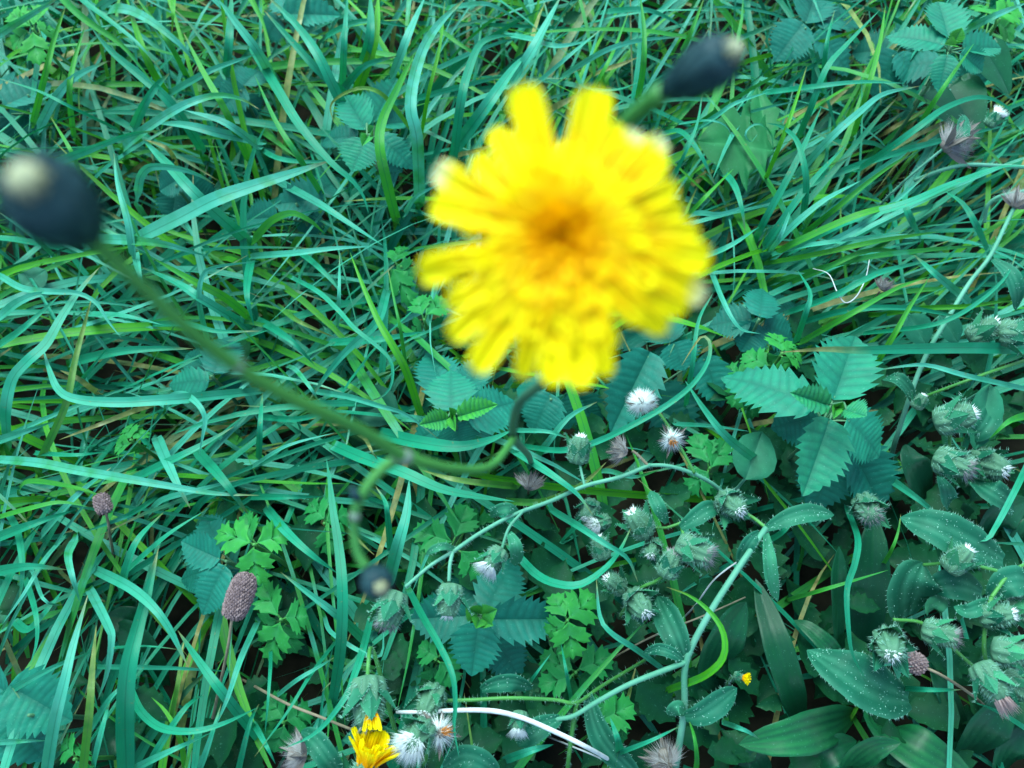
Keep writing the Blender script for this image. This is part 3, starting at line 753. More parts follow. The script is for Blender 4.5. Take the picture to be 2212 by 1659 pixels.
# brown plantain seed heads
def seed_head(cx, cy, H, wpx, lpx, dx, dy, stempts, label, n=460):
    c = P(cx, cy, H); e = (P(cx + dx, cy + dy, H) - c).normalized()
    w, L = mm(wpx, cx, cy, H) / 2, mm(lpx, cx, cy, H)
    sp = [P(*q) for q in stempts]
    loc = Vector((sp[0].x, sp[0].y, sp[0].z))
    t = thing('plantain_seed_head', loc, label, 'seed head', 'brown plantain seed heads')
    stem('stalk', sp + [c - e * L * 0.45], [0.0009, 0.0008, 0.0007], 'stem_brown', t, loc, 7, 20)
    prof = [(0.3, 0), (0.8, .08), (0.95, .25), (1, .5), (0.95, .75), (0.7, .93), (0.2, 1)]
    v, f = lathe([(r * w * 0.85, (z - .5) * L) for r, z in prof], 14)
    m4 = Matrix.Translation(c - loc) @ e.to_track_quat('Z', 'Y').to_matrix().to_4x4()
    hd = link('spike', mesh('spike', v, f, 'seed_brown'), t, m4)
    # seed capsules: small bumpy scales over the spike
    vs, fs = [], []
    for i in range(n):
        z = (i + .5) / n; a = i * 2.399963
        r = float(np.interp(z, [q[1] for q in prof], [q[0] for q in prof])) * w * 0.9
        o = np.array([r * math.cos(a), r * math.sin(a), (z - .5) * L])
        nrm = np.array([math.cos(a), math.sin(a), 0.4]); nrm /= np.linalg.norm(nrm)
        s = w * random.uniform(.10, .17) * (1 if n > 200 else 1.3)
        tx = np.cross(nrm, [0, 0, 1.]); tx /= np.linalg.norm(tx); ty = np.cross(nrm, tx)
        k = len(vs)
        vs += [o + tx * s, o + ty * s, o - tx * s, o - ty * s, o + nrm * s * 1.2]
        fs += [(k, k + 1, k + 4), (k + 1, k + 2, k + 4), (k + 2, k + 3, k + 4), (k + 3, k, k + 4)]
    o = link('seeds', mesh('seeds', vs, fs, 'seed_brown', smooth=False), hd); o['kind'] = 'stuff'
    return t
seed_head(518, 1288, 0.125, 58, 100, 22, -60, [(455, 1590, .0), (462, 1540, .06), (490, 1410, .11)], 'brown cylindrical plantain seed head on a thin stalk')
seed_head(222, 1088, 0.11, 36, 46, -10, -30, [(250, 1220, .0), (238, 1160, .08), (234, 1130, .1)], 'small round brown seed head in the grass on the left', 150)
seed_head(1974, 1430, 0.105, 46, 50, -40, -20, [(2160, 1560, .0), (2110, 1510, .06), (2040, 1462, .1)], 'small purple-brown seed head beside the white spotted leaf', 150)

# ------------------------------------------------------------------ bristly oxtongue
def head_bits():
    r = random.Random(4)
    d = {}
    v, f = lathe([(0.12, 0), (0.30, 0.06), (0.36, 0.25), (0.33, 0.55), (0.27, 0.85), (0.2, 1.0)], 32, 8, 0.14)
    d['inv'] = mesh('involucre', v, f, 'involucre')
    v2 = v * np.array([0.7, 0.7, 0.7]); d['inv_dry'] = mesh('involucre', v2, f, 'dry_bract')
    b, dr, ln = [], [], []
    for i in range(150):
        a = r.uniform(0, 2 * math.pi); z = r.uniform(0.05, 0.95)
        rad = np.interp(z, [0, .06, .25, .55, .85, 1], [.12, .3, .36, .33, .27, .2])
        b.append((rad * math.cos(a), rad * math.sin(a), z)); dr.append((math.cos(a), math.sin(a), 0.5)); ln.append(r.uniform(.10, .2))
    v, f = spikes(b, dr, ln, 0.010)
    d['bristles'] = mesh('bristles', v, f, 'bristle', smooth=False)
    def hairs(n, lo, hi, spread, z0, mat_, w=0.012, nm='pappus'):
        b, dr, ln = [], [], []
        for i in range(n):
            a = r.uniform(0, 2 * math.pi); q = spread * math.sqrt(r.random())
            dr.append((math.sin(q) * math.cos(a), math.sin(q) * math.sin(a), math.cos(q)))
            b.append((0.12 * math.cos(a) * r.random(), .12 * math.sin(a) * r.random(), z0)); ln.append(r.uniform(lo, hi))
        v, f = spikes(b, dr, ln, w)
        return mesh(nm, v, f, mat_, smooth=False)
    d['dot'] = hairs(60, .15, .3, 0.7, 0.9, 'pappus', 0.03)
    d['brush'] = hairs(340, .5, .80, 0.8, 0.65, 'pappus', 0.024)
    d['greytuft'] = hairs(160, .25, .5, 1.0, 0.75, 'pappus_grey', 0.025)
    d['spenttuft'] = hairs(420, .5, 1.05, 1.2, 0.1, 'pappus_grey', 0.016)
    d['clock'] = hairs(900, .75, 1.0, 2.1, 0.3, 'pappus', 0.024)
    d['open'] = hairs(300, .6, 1.0, 1.55, 0.2, 'pappus', 0.018)
    d['pinktuft'] = hairs(70, .7, .95, 0.28, 0.6, 'pink', 0.05, 'withered_florets')
    d['rusttuft'] = hairs(30, .3, .55, 0.6, 0.6, 'rust', 0.05, 'withered_florets')
    return d
HB = head_bits()
def bract_bristles():
    r = random.Random(8)
    b, dr, ln = [], [], []
    for i in range(46):
        x = r.uniform(0.02, 0.98); e = r.choice([-1, 1])
        hw = float(np.interp(x, [0, .04, .16, .34, .52, .7, .86, 1], [.06, .32, .46, .46, .36, .24, .12, 0]))
        q = 1.0 if i < 32 else r.uniform(0, .9)
        b.append((x, e * hw * q, 0.35 * hw * q + 0.15 * x * x)); dr.append((0.25, e * (1 if i < 32 else .2), r.uniform(-.2, .3) - (0 if i < 32 else 1))); ln.append(r.uniform(.09, .18))
    v, f = spikes(b, dr, ln, 0.010)
    return mesh('bristles', v, f, 'bristle', smooth=False)
BB = bract_bristles()
FLORET = petal('floret', 30, 5, 0.05)
def ox_head(parent, off, px, py, h, dx, dy, uz, size, kind='bud'):
    c = P(px, py, h)
    e = (P(px + dx, py + dy, h) - c).normalized() * math.sqrt(max(0.05, 1 - uz * uz)) + Vector((0, 0, uz))
    e.normalize()
    S = mm(size, px, py, h) * (0.72 if kind == 'spent' else 0.88)
    base = c - e * S * 0.45
    m4 = Matrix.Translation(base - off) @ e.to_track_quat('Z', 'Y').to_matrix().to_4x4() @ Matrix.Rotation(random.uniform(0, 6), 4, 'Z') @ Matrix.Scale(S, 4)
    dry = kind in ('spent', 'open', 'clock')
    o = link('flower_head', HB['inv_dry' if dry else 'inv'], parent, m4)
    n = 5 if kind != 'spent' else 8
    for k in range(n):
        a = 2 * math.pi * k / n + random.uniform(-.2, .2)
        sp = random.uniform(.45, .75) if not dry else random.uniform(.3, 1.5)
        if kind in ('clock', 'open'): sp = random.uniform(1.0, 2.2)
        b0 = Vector((0.2 * math.cos(a), 0.2 * math.sin(a), 0.04))
        tip = b0 + Vector((math.sin(sp) * math.cos(a), math.sin(sp) * math.sin(a), math.cos(sp))) * random.uniform(.8, 1.05)
        nv = Vector((-math.cos(a) * math.cos(sp), -math.sin(a) * math.cos(sp), math.sin(sp)))
        fm = frame(b0, tip, 0.62 if not dry else 0.34, nv)
        link('bract', DRYBRACT if dry else BRACT, o, fm, random.uniform(.45, .95))
        if not dry:
            q = link('bristles', BB, o, fm); q['kind'] = 'stuff'
    if not dry:
        q = link('bristles', HB['bristles'], o); q['kind'] = 'stuff'
    tuft = {'bud': 'dot', 'pappus': 'brush', 'spent': 'spenttuft', 'clock': 'clock', 'open': 'open', 'pink': 'pinktuft', 'grey': 'greytuft'}.get(kind)
    if tuft:
        nm = 'withered_florets' if kind == 'pink' else 'pappus'
        q = link(nm, HB[tuft], o); q['kind'] = 'stuff'
    if kind == 'open':
        q = link('withered_florets', HB['rusttuft'], o); q['kind'] = 'stuff'
    if kind == 'yellow':
        for k in range(70):
            a = random.uniform(0, 6.283); sp = 0.62 * math.sqrt(random.random())
            b0 = Vector((.15 * math.cos(a), .15 * math.sin(a), .75))
            tip = b0 + Vector((math.sin(sp) * math.cos(a), math.sin(sp) * math.sin(a), math.cos(sp))) * random.uniform(.7, 1.0)
            link('floret', FLORET, o, frame(b0, tip, .22, Vector((0, 0, 1)) if sp > .3 else Vector((math.cos(a), math.sin(a), .2))))
    return base
def ox_stem(parent, off, pts, r0, r1, material='stem_pale', hair=True, n=44, name='stem'):
    p3 = [P(*q) for q in pts]
    r0, r1 = r0 * 0.8, r1 * 0.8
    v, f = tube(p3, [r0, r1], 9, n)
    wmesh(name, v, f, material, parent, off)
    if hair:
        c = catmull(p3, n); L = np.linalg.norm(np.diff(c, axis=0), axis=1).sum(); k = int(L * 1500)
        t = rng.random(k) * (n - 1); i = np.minimum(t.astype(int), n - 2); u = (t - i)[:, None]
        b = c[i] * (1 - u) + c[i + 1] * u
        d = rng.normal(size=(k, 3)); tg = c[i + 1] - c[i]; tg /= np.linalg.norm(tg, axis=1)[:, None] + 1e-9
        d -= tg * (d * tg).sum(1)[:, None]; d /= np.linalg.norm(d, axis=1)[:, None]
        vv, ff = spikes(b + d * min(r0, r1) * 0.8, d, rng.uniform(.0012, .0026, k), 0.00012)
        wmesh('bristles', vv, ff, 'bristle', parent, off, kind='stuff', smooth=False)
def ox_leaf(parent, off, pts, wpx, tint, spots=70, name='leaf'):
    o = strap(parent, off, pts, wpx, tint, name, 'oxleaf', ([0, 0.12, 0.35, 0.6, 0.82, 0.94, 1], [0.35, 0.62, 0.95, 1, 0.72, 0.34, 0.02]), 20, 9)
    me = o.data
    co = np.zeros(len(me.vertices) * 3); me.vertices.foreach_get('co', co); co = co.reshape(20, 9, 3)
    k = spots
    i = rng.uniform(1, 18, k); j = rng.uniform(0.3, 7.7, k)
    ne = spots // 2
    j[:ne] = rng.choice([0.0, 8.0], ne)
    i0, j0 = i.astype(int), np.minimum(j.astype(int), 7)
    u, w = (i - i0)[:, None], (j - j0)[:, None]
    b = (co[i0, j0] * (1 - u) * (1 - w) + co[i0 + 1, j0] * u * (1 - w) + co[i0, j0 + 1] * (1 - u) * w + co[i0 + 1, j0 + 1] * u * w)
    nrm = np.cross(co[i0, j0 + 1] - co[i0, j0], co[i0 + 1, j0] - co[i0, j0]); nrm /= np.linalg.norm(nrm, axis=1)[:, None] + 1e-12
    nrm *= np.sign(nrm[:, 2:3]) + 1e-9
    out = co[i0, j0] - co[i0, 4]; out /= np.linalg.norm(out, axis=1)[:, None] + 1e-12
    d = nrm + rng.normal(size=(k, 3)) * .3; d[:ne] = out[:ne] + rng.normal(size=(ne, 3)) * .25
    vv, ff = spikes(b - nrm * 0.0001, d, np.where(np.arange(k) < ne, rng.uniform(.0010, .0020, k), rng.uniform(.0004, .0009, k)), np.where(np.arange(k) < ne, .00014, rng.uniform(.00020, .00046, k)))
    q = link('bristles', mesh('bristles', vv, ff, 'bristle', smooth=False), o); q['kind'] = 'stuff'
    return o
def ox(px, py, label):
    q = P(px, py, 0); loc = Vector((q.x, q.y, -0.012))
    return thing('bristly_oxtongue', loc, label, 'oxtongue', 'bristly oxtongue plants'), loc

# plant 1: white clock, spent heads and the long forked pale stem
t, L = ox(1660, 1150, 'bristly plant with a white seed clock and a long pale forked stem of drooping heads')
ox_stem(t, L, [(1660, 1150, -.012), (1625, 1120, .05), (1590, 1090, .085), (1540, 1046, .105), (1490, 1020, .115), (1440, 1006, .12), (1399, 1005, .12)], .0019, .0012)
ox_stem(t, L, [(1399, 1005, .12), (1380, 985, .122), (1366, 974, .124)], .0010, .0009, 'stem_brown', name='branch')
ox_stem(t, L, [(1405, 1004, .12), (1340, 1030, .118), (1263, 1050, .118), (1190, 1082, .118), (1110, 1112, .12), (1040, 1150, .122), (978, 1192, .125)], .0014, .0013, name='branch')
ox_stem(t, L, [(978, 1192, .125), (930, 1222, .124), (876, 1268, .122)], .0012, .0011, name='branch')
ox_stem(t, L, [(978, 1192, .125), (972, 1220, .126), (970, 1256, .125)], .0012, .0011, name='branch')
ox_stem(t, L, [(1130, 1104, .12), (1100, 1140, .121), (1084, 1186, .12)], .0010, .0010, name='branch')
ox_stem(t, L, [(1500, 1022, .115), (1480, 985, .118), (1455, 955, .12)], .0010, .0010, 'stem_green', name='branch')
ox_stem(t, L, [(1500, 1022, .115), (1450, 930, .125), (1420, 890, .128), (1390, 868, .13)], .0010, .0009, 'stem_green', name='branch')
ox_stem(t, L, [(1263, 1050, .118), (1256, 1020, .118), (1250, 990, .118)], .0009, .0009, name='branch')
ox_head(t, L, 1385, 866, .135, -10, -14, .8, 44, 'clock')
ox_head(t, L, 1452, 952, .125, 0, 20, .75, 42, 'open')
ox_head(t, L, 1336, 972, .125, -40, -6, .3, 62, 'spent')
ox_head(t, L, 1250, 975, .12, 4, -30, .55, 70, 'bud')
ox_head(t, L, 972, 1292, .125, -6, 60, .0, 80, 'bud')
ox_head(t, L, 846, 1312, .122, -18, 60, .05, 92, 'grey')
ox_head(t, L, 1070, 1206, .122, -22, 30, .15, 66, 'pappus')
ox_head(t, L, 1274, 1100, .10, -14, 30, .4, 58, 'bud')
ox_leaf(t, L, [(1120, 1108, .118), (1098, 1098, .124), (1076, 1102, .122), (1060, 1118, .115)], 26, .7, 30)
ox_leaf(t, L, [(985, 1188, .124), (960, 1180, .13), (938, 1186, .13), (920, 1198, .124)], 18, .8, 24)
ox_leaf(t, L, [(1100, 1150, .12), (1112, 1175, .125), (1116, 1200, .12), (1112, 1222, .11)], 30, .7, 30)

# plant 2: thick pale stem with a crowd of bristly buds
t, L = ox(1452, 1700, 'bristly plant with a thick pale stem and a crowd of spiny green buds')
ox_stem(t, L, [(1452, 1700, -.012), (1462, 1640, .06), (1478, 1530, .085), (1482, 1430, .10), (1530, 1330, .11), (1590, 1235, .115), (1655, 1140, .115)], .0024, .0019)
ox_stem(t, L, [(1482, 1430, .10), (1440, 1446, .102), (1360, 1478, .10), (1290, 1516, .095), (1240, 1546, .09), (1200, 1554, .088)], .0018, .0014, name='branch')
ox_stem(t, L, [(1443, 1236, .11), (1420, 1254, .1), (1378, 1276, .09), (1340, 1330, .05)], .0012, .0012, 'stem_green', name='branch')
ox_stem(t, L, [(1655, 1140, .115), (1610, 1110, .11), (1540, 1100, .105), (1470, 1130, .105), (1440, 1140, .105)], .0012, .0010, 'stem_green', name='branch')
ox_stem(t, L, [(1470, 1130, .105), (1475, 1150, .108), (1485, 1180, .112)], .0010, .0010, 'stem_green', name='branch')
ox_stem(t, L, [(1440, 1140, .105), (1400, 1140, .105), (1383, 1140, .105)], .0010, .0010, 'stem_green', name='branch')
for (x, y, h, dx, dy, uz, s, k) in ((1383, 1134, .112, -20, -20, .6, 78, 'bud'), (1496, 1188, .118, 50, 26, .35, 92, 'grey'), (1446, 1222, .112, 18, -40, .45, 72, 'grey'), (1378, 1302, .10, 10, 22, .7, 82, 'bud'),
                                    (1298, 1186, .10, -12, -30, .5, 60, 'bud'), (1578, 1088, .115, 6, 10, .75, 82, 'bud'), (1330, 1262, .09, -20, -10, .6, 62, 'bud'), (1410, 1185, .105, -8, 20, .7, 60, 'bud'),
                                    (1300, 1128, .10, -20, 10, .5, 50, 'pappus')):
    ox_head(t, L, x, y, h, dx, dy, uz, s, k)
ox_leaf(t, L, [(1480, 1548, .088), (1510, 1545, .095), (1550, 1520, .098), (1592, 1486, .09)], 54, .45, 60)
ox_leaf(t, L, [(1480, 1430, .10), (1450, 1410, .106), (1420, 1402, .105), (1388, 1412, .098)], 26, .35, 40)
ox_leaf(t, L, [(1478, 1425, .10), (1462, 1380, .105), (1440, 1330, .10), (1420, 1288, .09)], 62, .25, 60)
ox_leaf(t, L, [(1480, 1540, .087), (1466, 1530, .092), (1456, 1535, .09), (1446, 1546, .084)], 34, .7, 24)
ox_leaf(t, L, [(1655, 1142, .115), (1700, 1120, .12), (1750, 1108, .12), (1802, 1112, .112)], 42, .55, 70)
ox_leaf(t, L, [(1655, 1150, .115), (1660, 1200, .118), (1666, 1250, .115), (1680, 1300, .105)], 34, .75, 60)
ox_leaf(t, L, [(1640, 1150, .115), (1620, 1170, .118), (1605, 1200, .112), (1600, 1230, .105)], 34, .4, 30)
ox_leaf(t, L, [(1470, 1140, .108), (1500, 1120, .112), (1530, 1100, .112), (1560, 1096, .105)], 40, .5, 50)
ox_leaf(t, L, [(1440, 1130, .108), (1425, 1100, .115), (1415, 1080, .115), (1405, 1060, .11)], 30, .6, 40)

# plant 3: bottom edge, drooping head with orange florets and yellow flower
t, L = ox(900, 1720, 'bristly plant at the bottom edge with a drooping orange floret head and a yellow flower')
ox_stem(t, L, [(900, 1720, -.012), (860, 1600, .07), (820, 1450, .11), (802, 1400, .115), (796, 1430, .125), (794, 1470, .125)], .0017, .0012, 'stem_green')
ox_stem(t, L, [(900, 1720, -.012), (850, 1700, .06), (806, 1680, .10)], .0016, .0013, 'stem_green', name='branch')
ox_stem(t, L, [(900, 1720, -.012), (920, 1640, .06), (934, 1570, .09), (936, 1540, .10)], .0014, .0011, 'stem_green', name='branch')
ox_stem(t, L, [(880, 1690, .03), (760, 1660, .08), (690, 1640, .105), (660, 1636, .11)], .0014, .0011, 'stem_green', name='branch')
ox_stem(t, L, [(960, 1514, .098), (1020, 1512, .10), (1106, 1508, .10), (1200, 1512, .095), (1246, 1518, .09), (1300, 1482, .07), (1393, 1426, .04)], .0012, .0012, 'stem_green', name='branch')
ox_stem(t, L, [(1246, 1518, .09), (1236, 1580, .08), (1226, 1660, .06), (1222, 1720, -.01)], .0014, .0014, 'stem_green', name='branch')
ox_head(t, L, 796, 1508, .125, 2, 60, .1, 118, 'bud')
ox_head(t, L, 780, 1690, .12, 16, -40, .35, 100, 'yellow')
ox_head(t, L, 932, 1512, .11, -10, 24, .7, 86, 'bud')
ox_head(t, L, 636, 1632, .115, -50, -4, .35, 82, 'spent')
ox_head(t, L, 905, 1588, .130, -14, 20, .8, 92, 'pappus')
ox_head(t, L, 955, 1582, .124, 20, -6, .8, 56, 'open')
ox_head(t, L, 1122, 1556, .105, -4, 40, .1, 52, 'pappus')
ox_leaf(t, L, [(880, 1660, .09), (850, 1610, .115), (800, 1590, .12), (740, 1600, .11)], 56, .5, 60)
ox_leaf(t, L, [(960, 1660, .09), (1000, 1640, .10), (1040, 1650, .10), (1080, 1680, .09)], 60, .45, 60)
ox_leaf(t, L, [(740, 1680, .1), (710, 1640, .112), (680, 1600, .112), (650, 1580, .10)], 50, .45, 50)
ox_leaf(t, L, [(1210, 1552, .088), (1170, 1570, .092), (1140, 1590, .092), (1120, 1612, .085)], 50, .4, 50)
ox_leaf(t, L, [(1270, 1500, .08), (1290, 1570, .08), (1320, 1620, .075), (1390, 1690, .06)], 56, .3, 60)
ox_leaf(t, L, [(1040, 1490, .095), (1070, 1478, .10), (1110, 1474, .10), (1150, 1488, .09)], 40, .4, 50)
# orange florets hanging from the drooping head
ob = P(804, 1530, .125)
fh = [o for o in t.children if o.name.startswith('flower_head')][0]
for k in range(9):
    tip = P(804 + (k - 4) * 4.5, 1574 + random.uniform(-8, 8), .132 + random.uniform(-.004, .004))
    m4 = frame(P(802 + (k - 4) * 2, 1532, .132), tip, 0.0019, Vector((random.uniform(-.5, .5), -.3, 1)), None, L)
    link('floret', FLORET, fh, fh.matrix_basis.inverted() @ m4)

# plant 4: right edge clump
t, L = ox(2200, 1560, 'bristly plant with a pinkish withered floret head and a white spotted leaf')
ox_stem(t, L, [(2200, 1560, -.012), (2170, 1500, .05), (2128, 1420, .10), (2132, 1330, .115), (2142, 1290, .118)], .0017, .0012, 'stem_green')
ox_stem(t, L, [(2170, 1500, .05), (2080, 1420, .07), (2000, 1350, .085), (1930, 1338, .09)], .0013, .0011, 'stem_green', name='branch')
ox_stem(t, L, [(2142, 1290, .118), (2180, 1240, .118), (2220, 1215, .115)], .0012, .0011, 'stem_green', name='branch')
ox_stem(t, L, [(2180, 1240, .118), (2120, 1225, .118), (2070, 1215, .115), (1995, 1220, .10)], .0012, .0011, 'stem_green', name='branch')
for (x, y, h, dx, dy, uz, s, k) in ((1920, 1392, .12, -4, 10, .8, 100, 'bud'), (2026, 1368, .105, 40, 16, .4, 82, 'grey'), (2068, 1212, .12, 10, -16, .6, 76, 'bud'), (2182, 1410, .125, 40, 10, .4, 92, 'grey'), (2136, 1466, .125, 26, 50, .2, 92, 'pink'),
                                    (2150, 1330, .12, 6, 0, .8, 80, 'bud'), (2204, 1320, .11, 20, 10, .6, 80, 'bud'), (2195, 1480, .10, 20, 20, .5, 80, 'bud')):
    ox_head(t, L, x, y, h, dx, dy, uz, s, k)
ox_leaf(t, L, [(1962, 1512, .08), (1890, 1490, .105), (1820, 1450, .112), (1743, 1404, .10)], 118, .35, 240)
ox_leaf(t, L, [(2166, 1212, .10), (2100, 1180, .112), (2020, 1140, .115), (1944, 1118, .105)], 90, .42, 170)
ox_leaf(t, L, [(1960, 1330, .07), (1965, 1290, .09), (1975, 1250, .1), (1992, 1214, .1)], 120, .18, 90)
ox_leaf(t, L, [(2120, 1280, .09), (2080, 1265, .10), (2040, 1262, .10), (2000, 1276, .09)], 66, .45, 50)
ox_leaf(t, L, [(2140, 1290, .11), (2170, 1262, .118), (2200, 1255, .118), (2230, 1262, .11)], 66, .5, 60)
ox_leaf(t, L, [(2040, 1282, .085), (2030, 1296, .09), (2015, 1312, .088), (2002, 1326, .08)], 40, .95, 16)
ox_leaf(t, L, [(2150, 1300, .11), (2120, 1310, .12), (2090, 1320, .12), (2060, 1310, .112)], 34, .6, 50)
ox_leaf(t, L, [(2170, 1520, .09), (2200, 1500, .1), (2220, 1470, .1), (2240, 1440, .09)], 60, .4, 50)

# plant 5: right side bristly clump with the long pale stem
t, L = ox(1915, 1030, 'bristly plant on the right with a long pale stem rising past the horizontal blade')
ox_stem(t, L, [(1915, 1030, -.012), (1935, 950, .05), (1992, 786, .085), (2052, 680, .10), (2095, 610, .105), (2139, 553, .108), (2180, 470, .11), (2200, 432, .112)], .0020, .0014)
ox_stem(t, L, [(1965, 870, .06), (2020, 848, .075), (2090, 822, .088), (2150, 800, .09), (2240, 770, .085)], .0012, .0012, 'stem_green', name='branch')
ox_stem(t, L, [(2126, 480, .09), (2134, 444, .10), (2160, 424, .105), (2215, 412, .105)], .0014, .0014, name='branch')
ox_stem(t, L, [(2050, 1060, -.01), (2050, 1000, .08), (2052, 940, .10)], .0012, .0011, 'stem_green', name='branch')
for (x, y, h, dx, dy, uz, s, k) in ((2056, 905, .115, 30, -4, .5, 92, 'bud'), (2054, 1000, .11, 24, 14, .45, 90, 'grey'), (2120, 718, .10, 20, -10, .5, 74, 'bud'), (2190, 720, .105, 40, 6, .3, 84, 'pappus'), (2204, 430, .115, 8, -20, .5, 66, 'spent'),
                                    (1872, 1098, .10, 0, 16, .7, 84, 'grey'), (2130, 1000, .08, 10, 10, .7, 90, 'bud'), (1985, 870, .085, 10, -20, .6, 40, 'bud')):
    ox_head(t, L, x, y, h, dx, dy, uz, s, k)
ox_leaf(t, L, [(1978, 880, .075), (1960, 840, .085), (1936, 818, .088), (1906, 820, .08)], 36, .35, 50)
ox_leaf(t, L, [(2030, 1030, .08), (2045, 1060, .09), (2048, 1080, .09), (2046, 1100, .08)], 36, .55, 30)
ox_leaf(t, L, [(2100, 1040, .07), (2140, 1060, .085), (2170, 1080, .08), (2190, 1100, .07)], 60, .3, 50)
ox_leaf(t, L, [(2145, 560, .107), (2180, 590, .112), (2196, 630, .108), (2194, 670, .095)], 40, .5, 40)
ox_leaf(t, L, [(2090, 950, .08), (2120, 930, .09), (2140, 900, .09), (2150, 870, .08)], 50, .3, 50)

# plant 6: spent grey head at the upper right
t, L = ox(1890, 470, 'grey spent flower head on a pale stalk at the upper right')
ox_stem(t, L, [(1890, 470, -.012), (1905, 440, .06), (1950, 395, .085), (2000, 352, .10), (2036, 322, .108)], .0013, .0010)
ox_stem(t, L, [(1975, 390, .085), (2040, 366, .10), (2090, 356, .105), (2150, 358, .10), (2230, 362, .09)], .0016, .0016, name='branch')
ox_head(t, L, 2062, 306, .112, 40, -20, .4, 84, 'spent')
ox_head(t, L, 2090, 300, .11, 40, 10, .4, 60, 'spent')
ox_head(t, L, 2145, 260, .10, 10, -10, .6, 40, 'pappus')
ox_leaf(t, L, [(2080, 322, .11), (2078, 300, .118), (2080, 275, .118), (2084, 248, .112)], 30, .5, 20)
t, L = ox(1870, 690, 'tiny grey spent head in the grass above the horizontal blade')
ox_stem(t, L, [(1870, 690, -.012), (1880, 660, .04), (1900, 630, .07)], .0010, .0008, 'stem_brown', hair=False)
ox_head(t, L, 1914, 616, .078, 10, -14, .5, 44, 'spent')
t, L = ox(1560, 1500, 'tiny bristly bud with a yellow tip beside the ribbed plantain leaf')
ox_stem(t, L, [(1560, 1500, -.012), (1575, 1470, .05), (1590, 1462, .07)], .0010, .0008, 'stem_green')
ox_head(t, L, 1594, 1460, .075, 16, 6, .4, 24, 'yellow')
t, L = ox(1440, 1690, 'withered grey head lying by the foot of the thick pale stem')
ox_stem(t, L, [(1440, 1690, -.012), (1442, 1670, .05), (1438, 1650, .07)], .0010, .0008, 'stem_brown', hair=False)
ox_head(t, L, 1436, 1632, .075, -10, -20, .5, 80, 'spent')
t, L = ox(1140, 1080, 'withered brown head half hidden under the curving stem')
ox_stem(t, L, [(1140, 1080, -.012), (1142, 1060, .05), (1144, 1048, .07)], .0010, .0008, 'stem_brown', hair=False)
ox_head(t, L, 1146, 1040, .078, 4, -14, .5, 60, 'spent')

# dry stems
def dry_stem(pts, r, material, label):
    p3 = [P(*q) for q in pts]
    v, f = tube(p3, r, 8, 40)
    loc = p3[0]
    o = wmesh('dry_stem', v, f, material, None, loc); o.location = loc
    tag(o, label, 'stem', 'dry stems and straws')
dry_stem([(856, 1538, .112), (900, 1538, .113), (1040, 1534, .113), (1120, 1548, .11), (1206, 1584, .105), (1290, 1626, .09), (1380, 1680, -.012)], [.0008, .0012, .0012, .0010, .0010], 'stem_dry', 'long white dry stem crossing the bottom of the meadow')
dry_stem([(520, 1466, -.012), (553, 1484, .05), (620, 1520, .085), (690, 1548, .09), (760, 1576, .085)], [.0008, .0007], 'stem_brown', 'thin brown straw below the shaded buttercup clump')
dry_stem([(1460, 1350, -.01), (1500, 1310, .05), (1545, 1250, .08), (1612, 1200, .09)], [.0005, .0004], 'stem_dry', 'thin pale straw beside the bright curved blade')
dry_stem([(1300, 1440, -.01), (1340, 1412, .05), (1420, 1370, .07), (1520, 1330, .075), (1610, 1290, .07)], [.0006, .0004], 'stem_brown', 'thin brown straw over the ribbed plantain leaf')
dry_stem([(1880, 550, .05), (1870, 600, .09), (1850, 640, .095), (1826, 654, .095), (1808, 630, .095), (1790, 592, .095), (1756, 580, .09)], [.0002, .0004, .0002], 'stem_dry', 'thin white hooked straw in the grass on the right')
dry_stem([(1180, 1590, -.01), (1230, 1610, .06), (1300, 1640, .06), (1340, 1670, .05)], [.0005, .0004], 'stem_dry', 'second thinner pale straw under the long white stem')

# ------------------------------------------------------------------ single grass blades that can be told apart
# kind, width px, top height (mm), points from foot to tip
B = []
def b(kind, w, top, *pts):
    B.append((kind, w, top, pts))
# upper left
b('p', 20, 120, (-40, 110), (10, 66), (60, 35), (135, -10))
b('g', 22, 130, (120, -30), (140, 0), (187, 43), (260, 93), (303, 143), (338, 188))
b('t', 24, 115, (440, 335), (427, 307), (367, 220), (300, 160), (240, 110), (196, 58))
b('t', 18, 120, (170, -20), (180, 3), (233, 43), (300, 97), (356, 162))
b('p', 25, 125, (225, 40), (245, 20), (283, 23), (333, 50), (393, 100), (430, 146))
b('g', 20, 110, (366, 215), (360, 203), (327, 150), (300, 83), (270, -15))
b('g', 14, 105, (410, 175), (403, 163), (360, 83), (290, -12))
b('g', 18, 120, (540, 350), (533, 337), (487, 240), (440, 157), (396, 70))
b('g', 15, 130, (376, -40), (375, -10), (374, 30), (371, 76))
b('t', 22, 105, (488, 180), (490, 160), (496, 80), (501, -20))
b('t', 26, 115, (600, 190), (560, 115), (513, 53), (470, -4))
b('p', 22, 110, (80, 290), (90, 267), (123, 207), (167, 163), (235, 131))
b('p', 24, 125, (265, 330), (277, 310), (333, 267), (400, 227), (467, 207), (520, 214), (560, 236))
b('t', 22, 125, (115, 356), (133, 347), (200, 320), (283, 290), (346, 282))
b('t', 40, 120, (280, 524), (307, 510), (383, 473), (467, 430), (553, 400), (636, 373), (716, 346))
b('t', 30, 112, (545, 535), (533, 520), (433, 430), (367, 360), (305, 297))
b('p', 26, 128, (296, 580), (290, 553), (280, 483), (257, 400), (246, 330))
b('p', 22, 126, (297, 440), (298, 410), (304, 380), (327, 360), (383, 363), (430, 378), (466, 400))
b('p', 26, 120, (190, 518), (207, 517), (300, 520), (367, 530), (455, 556))
b('g', 12, 105, (180, 385), (173, 380), (157, 333), (108, 250))
